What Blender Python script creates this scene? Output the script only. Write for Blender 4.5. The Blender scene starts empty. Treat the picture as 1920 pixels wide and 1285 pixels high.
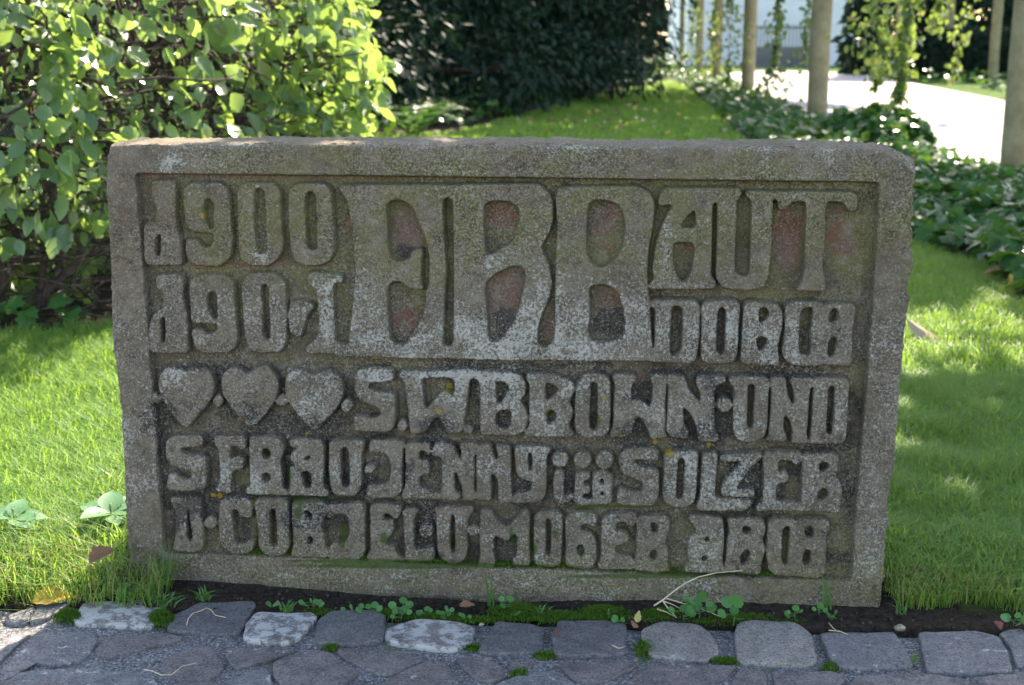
import bpy, math, numpy as np
from math import radians, sin, cos, pi
RNG = np.random.default_rng(11)
SC = bpy.context.scene
COL = SC.collection

# ------------------------------------------------------------------ camera, sky, sun, exposure
CAM_H, FPX, PITCH = 1.05, 2538.0, radians(12.6)
cd = bpy.data.cameras.new('camera'); cam = bpy.data.objects.new('camera', cd); COL.objects.link(cam)
cam.location = (0, 0, CAM_H); cam.rotation_euler = (radians(90) - PITCH, 0, 0)
cd.sensor_width = 36; cd.lens = 36 * FPX / 1920; cd.clip_start = 0.05; cd.clip_end = 500
cd.dof.use_dof = True; cd.dof.focus_distance = 2.45; cd.dof.aperture_fstop = 6.3
SC.camera = cam
SUN_EL, SUN_AZ = radians(44), math.atan2(0.30, 0.95)       # azimuth from +Y towards +X
SDIR = np.array([sin(SUN_AZ) * cos(SUN_EL), cos(SUN_AZ) * cos(SUN_EL), sin(SUN_EL)])
w = bpy.data.worlds.new('World'); SC.world = w; w.use_nodes = True
nt = w.node_tree; bg = nt.nodes['Background']
sk = nt.nodes.new('ShaderNodeTexSky'); sk.sky_type = 'NISHITA'; sk.sun_disc = False
sk.sun_elevation = SUN_EL; sk.sun_rotation = SUN_AZ
nt.links.new(sk.outputs[0], bg.inputs[0]); bg.inputs[1].default_value = 0.14
sl = bpy.data.lights.new('sun', 'SUN'); sl.energy = 4.0; sl.angle = radians(0.53); sl.color = (1, 0.95, 0.86)
so = bpy.data.objects.new('sun', sl); COL.objects.link(so)
from mathutils import Vector
so.rotation_euler = Vector((-SDIR).tolist()).to_track_quat('-Z', 'Y').to_euler(); so.location = (4, 12, 12)
SC.view_settings.view_transform = 'Standard'; SC.view_settings.look = 'None'
SC.view_settings.exposure = 2.42; SC.view_settings.gamma = 1
SC.view_settings.use_white_balance = True; SC.view_settings.white_balance_temperature = 7500; SC.view_settings.white_balance_tint = 15   # camera set for open shade
SC.cycles.use_denoising = True
SC.cycles.max_bounces = 8; SC.cycles.transmission_bounces = 6; SC.cycles.transparent_max_bounces = 4
SC.cycles.sample_clamp_indirect = 8

# ------------------------------------------------------------------ pixel -> place helpers
def ray(px, py):
    x = (np.asarray(px, float) - 960) / FPX; y = (642.5 - np.asarray(py, float)) / FPX
    return np.stack([x, cos(PITCH) + y * sin(PITCH), -sin(PITCH) + y * cos(PITCH)], -1)
EYE = np.array([0, 0, CAM_H])
def gnd(px, py, z=0.0):
    d = ray(px, py); t = (z - CAM_H) / d[..., 2]
    return EYE + t[..., None] * d
def at_depth(px, py, Y):
    d = ray(px, py); return EYE + (Y / d[..., 1])[..., None] * d if np.ndim(d) > 1 else EYE + Y / d[1] * d
PA = radians(5.7)
P0 = gnd(1651, 1146); PD = np.array([cos(PA), -sin(PA), 0]); PN = np.array([sin(PA), cos(PA), 0])
def on_plaque(px, py):
    d = ray(px, py); t = ((P0 - EYE) @ PN) / (d @ PN)
    return EYE + t[..., None] * d

# ------------------------------------------------------------------ mesh helpers
def mesh_of(name, V, Fs, mats=(), smooth=False, attrs=None, colors=None):
    V = np.asarray(V, np.float32); m = bpy.data.meshes.new(name)
    if not isinstance(Fs, list): Fs = [Fs]
    Fs = [np.asarray(F, np.int32) for F in Fs if len(F)]
    m.vertices.add(len(V)); m.vertices.foreach_set('co', V.ravel())
    nl = sum(F.size for F in Fs); npol = sum(len(F) for F in Fs)
    m.loops.add(nl); m.loops.foreach_set('vertex_index', np.concatenate([F.ravel() for F in Fs]))
    m.polygons.add(npol)
    st = []; o = 0
    for F in Fs:
        st.append(o + np.arange(len(F)) * F.shape[1]); o += F.size
    m.polygons.foreach_set('loop_start', np.concatenate(st).astype(np.int32))
    for mt in mats: m.materials.append(mt)
    m.update(calc_edges=True); m.validate()
    m.polygons.foreach_set('use_smooth', np.full(len(m.polygons), smooth))
    for k, a in (attrs or {}).items():
        a = np.asarray(a, np.float32)
        if a.ndim == 1:
            at = m.attributes.new(k, 'FLOAT', 'POINT'); at.data.foreach_set('value', a)
        else:
            at = m.attributes.new(k, 'FLOAT_VECTOR', 'POINT'); at.data.foreach_set('vector', a.ravel())
    return m
def link(name, mesh, parent=None, label=None, cat=None, group=None, kind=None, loc=None):
    o = bpy.data.objects.new(name, mesh); COL.objects.link(o)
    if parent is not None: o.parent = parent
    if loc is not None: o.location = tuple(float(c) for c in loc)
    if label: o['label'] = label
    if cat: o['category'] = cat
    if group: o['group'] = group
    if kind: o['kind'] = kind
    return o
def empty(name, loc, label, cat, group=None):
    o = link(name, None, None, label, cat, group, None, loc); o.empty_display_size = 0.05
    return o
def nrm(v): return v / np.maximum(np.linalg.norm(v, axis=-1, keepdims=True), 1e-9)
def frames(axis, normal):
    """rotation matrices whose columns are side, axis, normal"""
    y = nrm(axis); x = nrm(np.cross(y, normal)); z = np.cross(x, y)
    return np.stack([x, y, z], -1)
def scatter(T, F, R, S, L, rnd=None):
    """merge copies of template T,F; returns V,F,attrs"""
    n = len(L); k = len(T)
    V = np.einsum('nij,kj->nki', R, T) * np.asarray(S)[:, None, None] + L[:, None, :]
    FF = (F[None] + (np.arange(n) * k)[:, None, None]).reshape(-1, F.shape[1])
    rnd = RNG.random(n) if rnd is None else rnd
    return V.reshape(-1, 3), FF, {'rnd': np.repeat(rnd, k)}
def tube(path, rad, sides=6):
    path = np.asarray(path, float); n = len(path); rad = np.broadcast_to(rad, (n,))
    t = nrm(np.gradient(path, axis=0)); ref = np.array([0.31, 0.17, 0.93])
    a = nrm(np.cross(t, ref)); b = np.cross(t, a)
    ang = np.arange(sides) * 2 * pi / sides
    V = path[:, None] + rad[:, None, None] * (np.cos(ang)[None, :, None] * a[:, None] + np.sin(ang)[None, :, None] * b[:, None])
    i = np.arange(n - 1)[:, None] * sides; j = np.arange(sides)[None]; j2 = (j + 1) % sides
    F = np.stack([i + j, i + j2, i + sides + j2, i + sides + j], -1).reshape(-1, 4)
    V = V.reshape(-1, 3)
    c0 = np.arange(sides)[::-1]; c1 = np.arange(sides) + (n - 1) * sides
    return V, [F, c0[None], c1[None]]
def join(parts):
    Vs, Fs, o = [], {}, 0
    for V, F in parts:
        Vs.append(V)
        for f in (F if isinstance(F, list) else [F]):
            Fs.setdefault(f.shape[1], []).append(f + o)
        o += len(V)
    return np.concatenate(Vs), [np.concatenate(v) for v in Fs.values()]
def wob(n, amp, sm=3):
    a = RNG.normal(size=(n, 3)); k = np.ones(sm) / sm
    return amp * np.stack([np.convolve(a[:, c], k, 'same') for c in range(3)], -1)
def in_poly(P, poly):
    x, y = P[:, 0], P[:, 1]; q = np.asarray(poly)[:, :2]; r = np.zeros(len(P), bool); j = len(q) - 1
    for i in range(len(q)):
        c = ((q[i, 1] > y) != (q[j, 1] > y)) & (x < (q[j, 0] - q[i, 0]) * (y - q[i, 1]) / (q[j, 1] - q[i, 1] + 1e-12) + q[i, 0])
        r ^= c; j = i
    return r
def chaikin(p, n=2, c=0.22, cut=1e9):
    p = np.asarray(p, float)
    for _ in range(n):
        q = np.roll(p, -1, 0); L = np.linalg.norm(q - p, axis=1, keepdims=True); c_ = np.minimum(c, cut / np.maximum(L, 1e-9)); p = np.stack([(1 - c_) * p + c_ * q, c_ * p + (1 - c_) * q], 1).reshape(-1, p.shape[1])
    return p

# ------------------------------------------------------------------ material helpers
class NM:
    def __init__(s, name):
        s.m = bpy.data.materials.new(name); s.m.use_nodes = True; s.t = s.m.node_tree
        s.t.nodes.clear(); s.out = s.n('ShaderNodeOutputMaterial')
    def n(s, typ, **kw):
        nd = s.t.nodes.new(typ)
        for k, v in kw.items(): setattr(nd, k, v)
        return nd
    def put(s, sock, v):
        if isinstance(v, bpy.types.NodeSocket): s.t.links.new(v, sock)
        elif isinstance(v, (tuple, list)) and len(v) == 3 and sock.type == 'RGBA': sock.default_value = (*v, 1)
        else: sock.default_value = v
    def coord(s, which='Object'): return s.n('ShaderNodeTexCoord').outputs[which]
    def noise(s, scale, detail=4, rough=0.55, vec=None, dist=0.0, out='Fac'):
        nd = s.n('ShaderNodeTexNoise'); s.put(nd.inputs['Scale'], scale); s.put(nd.inputs['Detail'], detail)
        s.put(nd.inputs['Roughness'], rough); s.put(nd.inputs['Distortion'], dist)
        if vec is not None: s.put(nd.inputs['Vector'], vec)
        return nd.outputs[out]
    def voro(s, scale, vec=None, feature='F1', out='Distance'):
        nd = s.n('ShaderNodeTexVoronoi', feature=feature); s.put(nd.inputs['Scale'], scale)
        if vec is not None: s.put(nd.inputs['Vector'], vec)
        return nd.outputs[out]
    def ramp(s, f, a, b, lo=0.0, hi=1.0):
        nd = s.n('ShaderNodeMapRange'); nd.interpolation_type = 'SMOOTHSTEP'
        for k, v in zip(range(5), (f, a, b, lo, hi)): s.put(nd.inputs[k], v)
        return nd.outputs[0]
    def math(s, op, a, b=0.0):
        nd = s.n('ShaderNodeMath', operation=op); s.put(nd.inputs[0], a); s.put(nd.inputs[1], b); return nd.outputs[0]
    def mix(s, f, a, b, mode='MIX'):
        nd = s.n('ShaderNodeMix', data_type='RGBA', blend_type=mode)
        s.put(nd.inputs[0], f); s.put(nd.inputs[6], a); s.put(nd.inputs[7], b); return nd.outputs[2]
    def attr(s, name, out='Fac'):
        nd = s.n('ShaderNodeAttribute', attribute_name=name); return nd.outputs[out]
    def sep(s, v):
        nd = s.n('ShaderNodeSeparateXYZ'); s.put(nd.inputs[0], v); return nd.outputs
    def bump(s, h, strength=0.5, dist=0.01):
        nd = s.n('ShaderNodeBump'); s.put(nd.inputs['Strength'], strength); s.put(nd.inputs['Distance'], dist)
        s.put(nd.inputs['Height'], h); return nd.outputs[0]
    def bsdf(s, col, rough=0.9, spec=0.3, normal=None):
        nd = s.n('ShaderNodeBsdfPrincipled'); s.put(nd.inputs['Base Color'], col); s.put(nd.inputs['Roughness'], rough)
        s.put(nd.inputs['Specular IOR Level'], spec)
        if normal is not None: s.put(nd.inputs['Normal'], normal)
        return nd.outputs[0]
    def done(s, sh): s.t.links.new(sh, s.out.inputs[0]); return s.m
def leafy(name, c1, c2, tr, trans=0.45, rough=0.4, spec=0.5, veins=False, third=None):
    m = NM(name); r = m.attr('rnd')
    col = m.mix(r, c1, c2)
    if third: col = m.mix(m.ramp(r, 0.9, 0.98), col, third)
    col = m.mix(m.ramp(m.noise(14, 3), 0.35, 0.7, 0, 0.5), col, m.mix(0.5, col, (0.02, 0.03, 0.01)), 'MIX')
    trc = m.mix(r, tr, tuple(c * 0.65 for c in tr))
    nor = None
    if veins:
        x, y, z = m.sep(m.attr('luv', 'Vector'))
        ph = m.math('ADD', m.math('MULTIPLY', y, 70.0), m.math('MULTIPLY', m.math('ABSOLUTE', x), -42.0))
        v = m.ramp(m.math('SINE', ph), 0.55, 1.0)
        mid = m.ramp(m.math('ABSOLUTE', x), 0.0, 0.05, 1.0, 0.0)
        v = m.math('MAXIMUM', v, mid)
        nor = m.bump(v, 0.55, 0.003)
        col = m.mix(m.math('MULTIPLY', v, 0.3), col, (0.22, 0.30, 0.10))
        trc = m.mix(m.math('MULTIPLY', v, 0.35), trc, (0.10, 0.18, 0.02))
    p = m.bsdf(col, rough, spec, nor)
    t = m.n('ShaderNodeBsdfTranslucent'); m.put(t.inputs[0], trc)
    mx = m.n('ShaderNodeMixShader'); mx.inputs[0].default_value = trans
    m.t.links.new(p, mx.inputs[1]); m.t.links.new(t.outputs[0], mx.inputs[2])
    return m.done(mx.outputs[0])
def plain(name, c1, c2, scale=8, rough=0.9, bump=0.3, bscale=60, spec=0.2):
    m = NM(name); v = m.coord()
    col = m.mix(m.ramp(m.noise(scale, 5, 0.6, v), 0.3, 0.7), c1, c2)
    return m.done(m.bsdf(col, rough, spec, m.bump(m.noise(bscale, 4, 0.6, v), bump, 0.01)))

M_HORN = leafy('hornbeam_leaf', (0.042, 0.135, 0.06), (0.08, 0.18, 0.07), (0.42, 0.62, 0.12), 0.45, 0.27, 0.95, True, (0.20, 0.22, 0.06))
M_IVY = leafy('ivy_leaf', (0.014, 0.062, 0.018), (0.04, 0.125, 0.03), (0.14, 0.30, 0.03), 0.25, 0.3, 0.14, False)
M_VINE = leafy('vine_leaf', (0.04, 0.11, 0.035), (0.075, 0.16, 0.045), (0.26, 0.36, 0.06), 0.4, 0.3, 0.5, False, (0.3, 0.2, 0.04))
M_YEW = leafy('yew_needles', (0.008, 0.026, 0.016), (0.015, 0.042, 0.024), (0.02, 0.05, 0.012), 0.12, 0.6, 0.15)
M_GRASS = leafy('grass_blade', (0.05, 0.165, 0.028), (0.13, 0.25, 0.05), (0.36, 0.58, 0.07), 0.45, 0.5, 0.3, False, (0.30, 0.27, 0.10))
M_WEED = leafy('weed_leaf', (0.05, 0.17, 0.045), (0.09, 0.25, 0.07), (0.2, 0.4, 0.08), 0.3, 0.5, 0.3)
M_FERN = leafy('fern_leaf', (0.03, 0.09, 0.03), (0.05, 0.13, 0.04), (0.12, 0.25, 0.04), 0.3, 0.5, 0.3)
M_MOSS = leafy('moss', (0.035, 0.10, 0.012), (0.09, 0.17, 0.02), (0.12, 0.25, 0.02), 0.25, 0.8, 0.1)
M_TWIG = plain('twig_bark', (0.045, 0.034, 0.028), (0.10, 0.075, 0.06), 30, 0.85, 0.5, 150)
M_YEWBARK = plain('yew_bark', (0.045, 0.022, 0.016), (0.09, 0.045, 0.032), 12, 0.9, 0.5, 40)
M_STRAW = plain('dry_straw', (0.34, 0.27, 0.16), (0.55, 0.47, 0.32), 40, 0.7, 0.2, 200)

# ------------------------------------------------------------------ carved stone: traced outlines
REG = {'A': (190, 240, 2.856), 'B': (620, 310, 3.0968), 'C': (1180, 250, 2.7345), 'D': (270, 670, 4.8),
       'E': (640, 680, 5.3333), 'F': (960, 680, 5.3333), 'G': (1270, 690, 5.3333), 'H': (290, 800, 5.3333),
       'I': (610, 810, 5.3333), 'J': (930, 820, 5.3333), 'K': (1240, 820, 5.3333), 'L': (290, 920, 5.3333),
       'M': (610, 930, 5.3333), 'N': (930, 940, 5.3333), 'O': (1250, 940, 5.3333),
       'P5': (0, 1080, 4.0), 'P6': (460, 1080, 4.0), 'P7': (920, 1080, 4.0), 'P8': (1380, 1080, 3.5556)}
def src(reg, pts):
    x0, y0, s = REG[reg]; return np.asarray(pts, float).reshape(-1, 2) / s + (x0, y0)
def circ(x, y, r, k=12): return [(x + r * cos(a), y + r * sin(a)) for a in np.arange(k) * 2 * pi / k]
# (name, region, outlines, counters)
GLYPHS = [
 ('carved_numeral','A',[[(272,285),(400,282),(395,500),(425,640),(430,735),(240,735),(230,700),(225,540),(250,505),(290,500),(300,440),(275,380)]],[[(288,570),(318,565),(318,690),(285,690)]]),
 ('carved_numeral','A',[[(442,330),(475,297),(640,297),(680,335),(700,600),(690,690),(640,738),(510,738),(460,710),(448,650),(450,598),(600,604),(604,562),(500,560),(452,530),(446,430)]],[[(548,385),(578,372),(605,400),(603,545),(572,550),(545,480)],[(500,585),(600,585),(595,630),(560,650),(530,630)]]),
 ('carved_numeral','A',[[(728,330),(760,298),(920,298),(958,340),(968,640),(945,700),(890,740),(790,735),(745,700),(735,600)]],[[(820,325),(850,318),(875,335),(885,500),(888,670),(860,680),(830,670),(815,500)]]),
 ('carved_numeral','A',[[(1002,335),(1040,302),(1190,302),(1228,335),(1248,650),(1225,710),(1170,738),(1080,738),(1030,710),(1010,650)]],[[(1090,350),(1120,335),(1148,355),(1155,500),(1158,650),(1125,665),(1095,640),(1088,450)]]),
 ('carved_numeral','A',[[(290,790),(430,785),(440,830),(430,900),(455,1000),(465,1205),(280,1205),(258,1180),(255,1050),(280,1000),(330,960),(335,890),(290,850)]],[[(315,1010),(342,1010),(345,1150),(315,1160)]]),
 ('carved_numeral','A',[[(470,830),(510,790),(670,790),(708,830),(725,1100),(720,1170),(680,1205),(540,1208),(495,1170),(482,1078),(560,1082),(622,1080),(622,1050),(482,1042),(475,930)]],[[(565,885),(600,872),(622,900),(625,1025),(597,1030),(565,960)],[(540,1060),(622,1060),(620,1090),(580,1110),(545,1092)]]),
 ('carved_numeral','A',[[(750,830),(790,780),(930,780),(985,830),(990,1150),(960,1200),(830,1210),(785,1180),(765,1100)]],[[(850,840),(885,835),(900,860),(905,1130),(880,1145),(858,1100),(862,1000)]]),
 ('carved_numeral','A',[[(1110,775),(1290,790),(1290,830),(1240,830),(1245,1000),(1255,1150),(1350,1170),(1350,1222),(1280,1205),(1110,1210),(1085,1180),(1130,1150),(1165,1100),(1165,1000),(1150,870),(1110,830)],[(1010,930),(1090,925),(1140,960),(1100,1000),(1080,1080),(1060,1130),(1010,1100),(1000,1000)]],[]),
 ('carved_letter','B',[[(40,128),(60,118),(680,118),(680,1125),(30,1110),(20,1085),(105,1050),(125,850),(145,620),(125,350),(95,200)]],
   [[(318,230),(350,203),(410,200),(460,225),(490,270),(515,350),(555,430),(575,540),(575,700),(548,742),(522,700),(525,560),(528,480),(470,500),(450,540),(400,570),(350,545),(330,470),(325,350)],[(325,700),(370,672),(420,680),(455,715),(540,720),(560,760),(545,850),(510,930),(460,1000),(440,1045),(370,1045),(340,1000),(332,850)],[(645,200),(680,183),(712,200),(715,600),(716,900),(712,1040),(680,1058),(650,1040),(655,900),(668,600),(650,350)]]),
 ('carved_letter','B',[[(676,118),(676,118),(1200,112),(1255,150),(1285,210),(1288,320),(1262,400),(1218,480),(1262,570),(1282,680),(1265,780),(1225,860),(1200,960),(1200,1030),(1225,1060),(1252,1060),(1252,1135),(676,1125)]],
   [[(885,230),(920,210),(1030,207),(1085,235),(1100,280),(1085,380),(1060,450),(990,490),(900,540),(885,400)],[(890,690),(940,640),(1020,600),(1080,582),(1125,595),(1135,650),(1110,760),(1090,850),(1050,930),(1000,1010),(940,1035),(915,1010),(905,850)],[(645,200),(680,183),(712,200),(715,600),(716,900),(712,1040),(680,1058),(650,1040),(655,900),(668,600),(650,350)]]),
 ('carved_letter','B',[[(1322,130),(1780,125),(1850,160),(1880,220),(1870,350),(1845,480),(1835,650),(1850,800),(1860,1000),(1870,1080),(1850,1140),(1248,1132),(1248,1062),(1290,1030),(1305,980),(1305,800),(1310,500),(1318,350),(1308,190)]],
   [[(1490,230),(1540,203),(1620,205),(1680,235),(1705,290),(1715,380),(1690,500),(1640,560),(1570,605),(1510,570),(1480,500),(1485,350)],[(1495,710),(1540,692),(1610,695),(1670,735),(1705,850),(1710,950),(1690,1010),(1600,1035),(1520,1030),(1490,980),(1505,850)]]),
 ('carved_letter','C',[[(165,300),(190,283),(442,283),(442,345),(425,370),(418,740),(442,760),(440,800),(105,800),(105,770),(130,750),(120,700),(140,560),(170,470),(215,385),(225,362),(150,375),(155,330)]],[[(250,490),(290,430),(340,385),(345,490)],[(220,560),(330,555),(335,600),(325,700),(295,760),(265,770),(225,690)]]),
 ('carved_letter','C',[[(438,283),(570,285),(575,320),(552,345),(545,500),(540,710),(570,740),(610,735),(620,700),(625,500),(630,345),(600,325),(600,300),(738,300),(735,350),(728,600),(715,730),(690,790),(640,805),(520,805),(470,785),(445,740),(450,600),(455,370),(438,345)]],[]),
 ('carved_letter','C',[[(734,300),(1150,305),(1172,325),(1170,400),(1130,405),(1100,355),(1020,348),(1008,370),(1000,600),(990,700),(1010,770),(1010,812),(850,808),(880,770),(900,700),(905,500),(910,350),(830,350),(815,385),(770,395),(762,340),(734,335)]],[]),
 ('carved_letter','C',[[(105,870),(120,856),(340,860),(360,890),(355,1090),(340,1165),(300,1182),(110,1175),(90,1150),(130,1130),(135,900),(110,890)]],[[(215,895),(245,882),(275,895),(275,1000),(270,1110),(240,1150),(205,1140),(210,1000)]]),
 ('carved_letter','C',[[(372,880),(400,862),(545,862),(568,885),(560,1000),(552,1140),(535,1175),(480,1185),(390,1180),(367,1150),(372,1000)]],[[(452,905),(475,888),(497,905),(495,1000),(490,1130),(465,1142),(445,1120),(448,1000)]]),
 ('carved_letter','C',[[(587,880),(620,865),(760,880),(786,920),(782,1000),(775,1040),(760,1100),(768,1190),(572,1185),(572,1150),(582,1000)]],[[(665,895),(700,893),(722,915),(718,945),(690,970),(663,985)],[(655,1045),(700,1042),(712,1060),(700,1100),(665,1130),(650,1080)]]),
 ('carved_letter','C',[[(800,880),(860,865),(985,870),(1004,900),(1004,1187),(900,1195),(830,1185),(790,1150),(785,1110),(800,1000)]],[[(880,905),(920,892),(945,895),(940,950),(930,1050),(935,1130),(900,1145),(868,1130),(870,1000)]]),
 ('carved_letter','C',[[(998,880),(1140,875),(1165,895),(1145,1000),(1142,1195),(998,1187)]],[[(1030,910),(1055,895),(1075,910),(1070,960),(1045,980),(1025,975)],[(1022,1060),(1050,1042),(1070,1060),(1060,1120),(1040,1155),(1015,1150)]]),
 ('carved_heart','D',[[(130,230),(150,150),(200,95),(270,85),(330,110),(380,140),(420,100),(490,90),(560,110),(610,170),(630,250),(610,350),(580,410),(400,625),(380,640),(340,610),(190,420),(150,340)]],[]),
 ('carved_heart','D',[[(690,240),(700,170),(750,110),(820,95),(880,120),(930,160),(990,120),(1050,80),(1110,80),(1170,150),(1205,230),(1200,300),(1170,400),(1080,530),(1020,605),(950,635),(890,580),(760,420),(700,330)]],[]),
 ('carved_heart','D',[[(1265,240),(1280,170),(1330,120),(1400,118),(1470,130),(1530,165),(1600,130),(1680,130),(1750,170),(1785,250),(1790,340),(1740,450),(1560,650),(1530,665),(1490,640),(1320,430),(1270,330)]],[]),
 ('carved_diamond','D',[[(60,350),(100,320),(135,340),(165,390),(140,430),(80,400)]],[]),
 ('carved_diamond','D',[[(608,400),(660,335),(715,390),(660,470)]],[]),
 ('carved_diamond','D',[[(1185,400),(1238,325),(1298,400),(1270,440),(1190,430)]],[]),
 ('carved_diamond','D',[[(1762,440),(1825,370),(1885,440),(1825,515)]],[]),
 ('carved_letter','E',[[(145,110),(180,70),(280,55),(510,70),(525,180),(400,195),(290,200),(260,230),(270,265),(360,300),(500,300),(540,340),(535,480),(530,620),(500,690),(400,710),(130,690),(115,620),(130,530),(300,570),(390,540),(400,500),(350,440),(250,410),(160,350),(130,280)]],[]),
 ('carved_dot','E',[[(545,650),(605,560),(668,640),(610,715)]],[]),
 ('carved_letter','E',[[(580,130),(600,80),(860,95),(1110,75),(1304,70),(1304,160),(1275,200),(1250,450),(1225,600),(1205,700),(1060,715),(1035,640),(960,535),(895,600),(840,715),(690,720),(670,500),(640,200),(600,160)]],[[(800,170),(830,150),(1090,150),(1130,180),(1140,260),(1120,330),(1080,300),(1000,290),(900,420),(840,480),(820,400),(815,250)]]),
 ('carved_dot','E',[[(1212,670),(1250,620),(1320,660),(1290,720),(1230,715)]],[]),
 ('carved_letter','E',[[(1298,70),(1400,90),(1700,100),(1790,130),(1840,200),(1840,310),(1780,390),(1850,480),(1862,580),(1830,680),(1740,735),(1390,725),(1390,500),(1388,250),(1375,170),(1298,160)]],[[(1540,185),(1600,178),(1670,210),(1685,260),(1640,330),(1600,410),(1555,410),(1545,300)],[(1540,510),(1600,475),(1680,460),(1710,510),(1700,600),(1670,670),(1600,660),(1540,640)]]),
 ('carved_letter','F',[[(150,110),(440,130),(560,170),(625,230),(620,290),(580,370),(570,400),(605,480),(598,560),(565,620),(570,660),(615,720),(600,745),(140,740),(120,700),(175,650),(175,400),(180,220),(145,170)]],[[(330,205),(380,205),(450,235),(470,280),(430,330),(350,385),(325,350)],[(345,500),(400,475),(440,490),(445,580),(390,620),(340,620)]]),
 ('carved_letter','F',[[(690,150),(750,115),(890,115),(950,140),(978,190),(982,500),(972,680),(930,740),(820,755),(720,750),(650,710),(628,620),(632,400),(650,220)]],[[(785,205),(820,195),(855,205),(860,350),(855,600),(850,680),(800,690),(768,670),(770,500),(778,350)]]),
 ('carved_letter','F',[[(1010,125),(1230,125),(1245,180),(1190,230),(1185,380),(1240,370),(1300,390),(1380,450),(1400,400),(1410,220),(1390,180),(1400,120),(1542,115),(1542,195),(1530,400),(1525,700),(1560,750),(1380,770),(1360,680),(1310,590),(1270,540),(1220,600),(1195,740),(985,755),(980,720),(1010,650),(1020,400),(1035,220),(1010,170)]],[]),
 ('carved_letter','G',[[(-112,65),(60,75),(90,150),(110,230),(200,330),(235,350),(235,250),(190,170),(200,85),(480,90),(490,150),(400,165),(365,250),(375,500),(370,620),(420,700),(400,740),(215,740),(195,600),(150,480),(70,395),(55,420),(60,560),(110,640),(115,710),(-60,695),(-105,640),(-95,400),(-85,180)]],[]),
 ('carved_dot','G',[circ(465, 370, 78)],[]),
 ('carved_letter','G',[[(520,90),(700,95),(850,95),(905,110),(925,170),(910,250),(895,600),(870,690),(790,740),(680,745),(600,715),(560,640),(560,400),(575,200),(520,160)]],[[(705,175),(740,165),(780,180),(785,250),(765,420),(765,600),(720,620),(690,580),(700,400)]]),
 ('carved_letter','G',[[(935,95),(1080,90),(1090,180),(1110,300),(1160,390),(1175,330),(1165,200),(1120,140),(1160,95),(1362,110),(1362,170),(1325,200),(1310,400),(1300,550),(1290,690),(1310,760),(1140,760),(1160,640),(1130,530),(1080,465),(1060,520),(1060,640),(1095,690),(1090,745),(870,740),(920,690),(920,640),(940,400),(945,200)]],[]),
 ('carved_letter','G',[[(1358,105),(1690,105),(1720,160),(1710,300),(1700,500),(1690,700),(1640,765),(1320,760),(1320,720),(1335,700),(1350,500),(1365,200)]],[[(1510,195),(1545,178),(1580,190),(1575,350),(1560,550),(1550,670),(1500,675),(1485,640),(1495,450)]]),
 ('carved_letter','H',[[(115,150),(180,95),(470,90),(490,190),(380,205),(270,205),(255,240),(350,290),(500,290),(520,350),(520,560),(490,640),(300,650),(130,630),(125,540),(150,470),(230,475),(250,520),(330,545),(380,490),(370,440),(270,420),(170,395),(115,300)]],[]),
 ('carved_letter','H',[[(600,95),(880,95),(915,140),(905,215),(870,240),(840,200),(760,190),(750,330),(800,310),(850,300),(890,330),(880,430),(780,440),(760,500),(760,620),(780,660),(600,655),(620,610),(655,560),(650,350),(630,200),(590,170)]],[]),
 ('carved_letter','H',[[(950,100),(1130,110),(1240,120),(1290,180),(1285,260),(1250,350),(1265,420),(1275,560),(1270,610),(1338,640),(1338,690),(920,670),(915,620),(960,580),(955,400),(945,200)]],[[(1070,225),(1110,210),(1155,240),(1165,290),(1130,330),(1080,330)],[(1075,475),(1120,455),(1160,480),(1155,550),(1090,570),(1065,520)]]),
 ('carved_letter','H',[[(1345,130),(1660,130),(1685,190),(1690,610),(1745,650),(1742,700),(1340,690),(1350,560),(1345,400),(1420,400),(1350,330),(1370,250),(1470,210),(1350,205)]],[[(1470,350),(1500,310),(1560,285),(1555,340)],[(1455,450),(1565,450),(1565,620),(1510,620),(1480,540)]]),
 ('carved_letter','I',[[(30,100),(375,90),(380,150),(360,230),(360,520),(345,590),(280,645),(120,640),(60,600),(45,500),(35,300)]],[[(140,185),(185,155),(230,175),(240,300),(245,540),(200,565),(160,540),(150,350)]]),
 ('carved_letter','I',[[(440,110),(480,85),(770,95),(785,150),(770,180),(765,300),(768,500),(758,600),(690,660),(500,665),(415,650),(415,560),(440,530),(560,545),(640,500),(660,380),(645,270),(600,215),(520,205),(440,200)],[(390,350),(450,330),(510,345),(480,400),(400,430)]],[]),
 ('carved_letter','I',[[(800,120),(1040,115),(1050,200),(1030,250),(1010,190),(930,190),(930,290),(1030,290),(1040,430),(940,440),(930,560),(1010,570),(1030,610),(1163,620),(1163,680),(770,670),(768,620),(800,560),(805,350),(800,200)]],[]),
 ('carved_letter','I',[[(1100,120),(1180,110),(1290,150),(1290,200),(1360,300),(1360,180),(1330,120),(1520,125),(1522,170),(1500,200),(1480,260),(1490,400),(1480,600),(1505,640),(1500,690),(1370,690),(1370,560),(1330,450),(1300,370),(1285,430),(1290,600),(1350,630),(1340,690),(1158,680),(1170,400),(1165,250),(1090,250),(1060,200)]],[]),
 ('carved_letter','I',[[(1524,130),(1650,130),(1670,230),(1730,320),(1725,200),(1700,140),(1850,140),(1850,400),(1860,560),(1860,705),(1730,710),(1730,560),(1720,460),(1660,400),(1650,470),(1660,690),(1512,690),(1515,400),(1515,200)]],[]),
 ('carved_letter','J',[[(190,90),(540,95),(545,150),(510,180),(500,300),(500,500),(490,600),(420,660),(250,660),(155,655),(155,600),(200,560),(340,540),(360,500),(365,440),(250,420),(200,350),(190,200)]],[[(315,160),(340,150),(365,160),(365,330),(330,350),(320,300)]]),
 ('carved_dot','J',[circ(640, 220, 82)],[]), ('carved_dot','J',[circ(865, 230, 86)],[]), ('carved_dot','J',[circ(1085, 235, 90)],[]),
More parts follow.
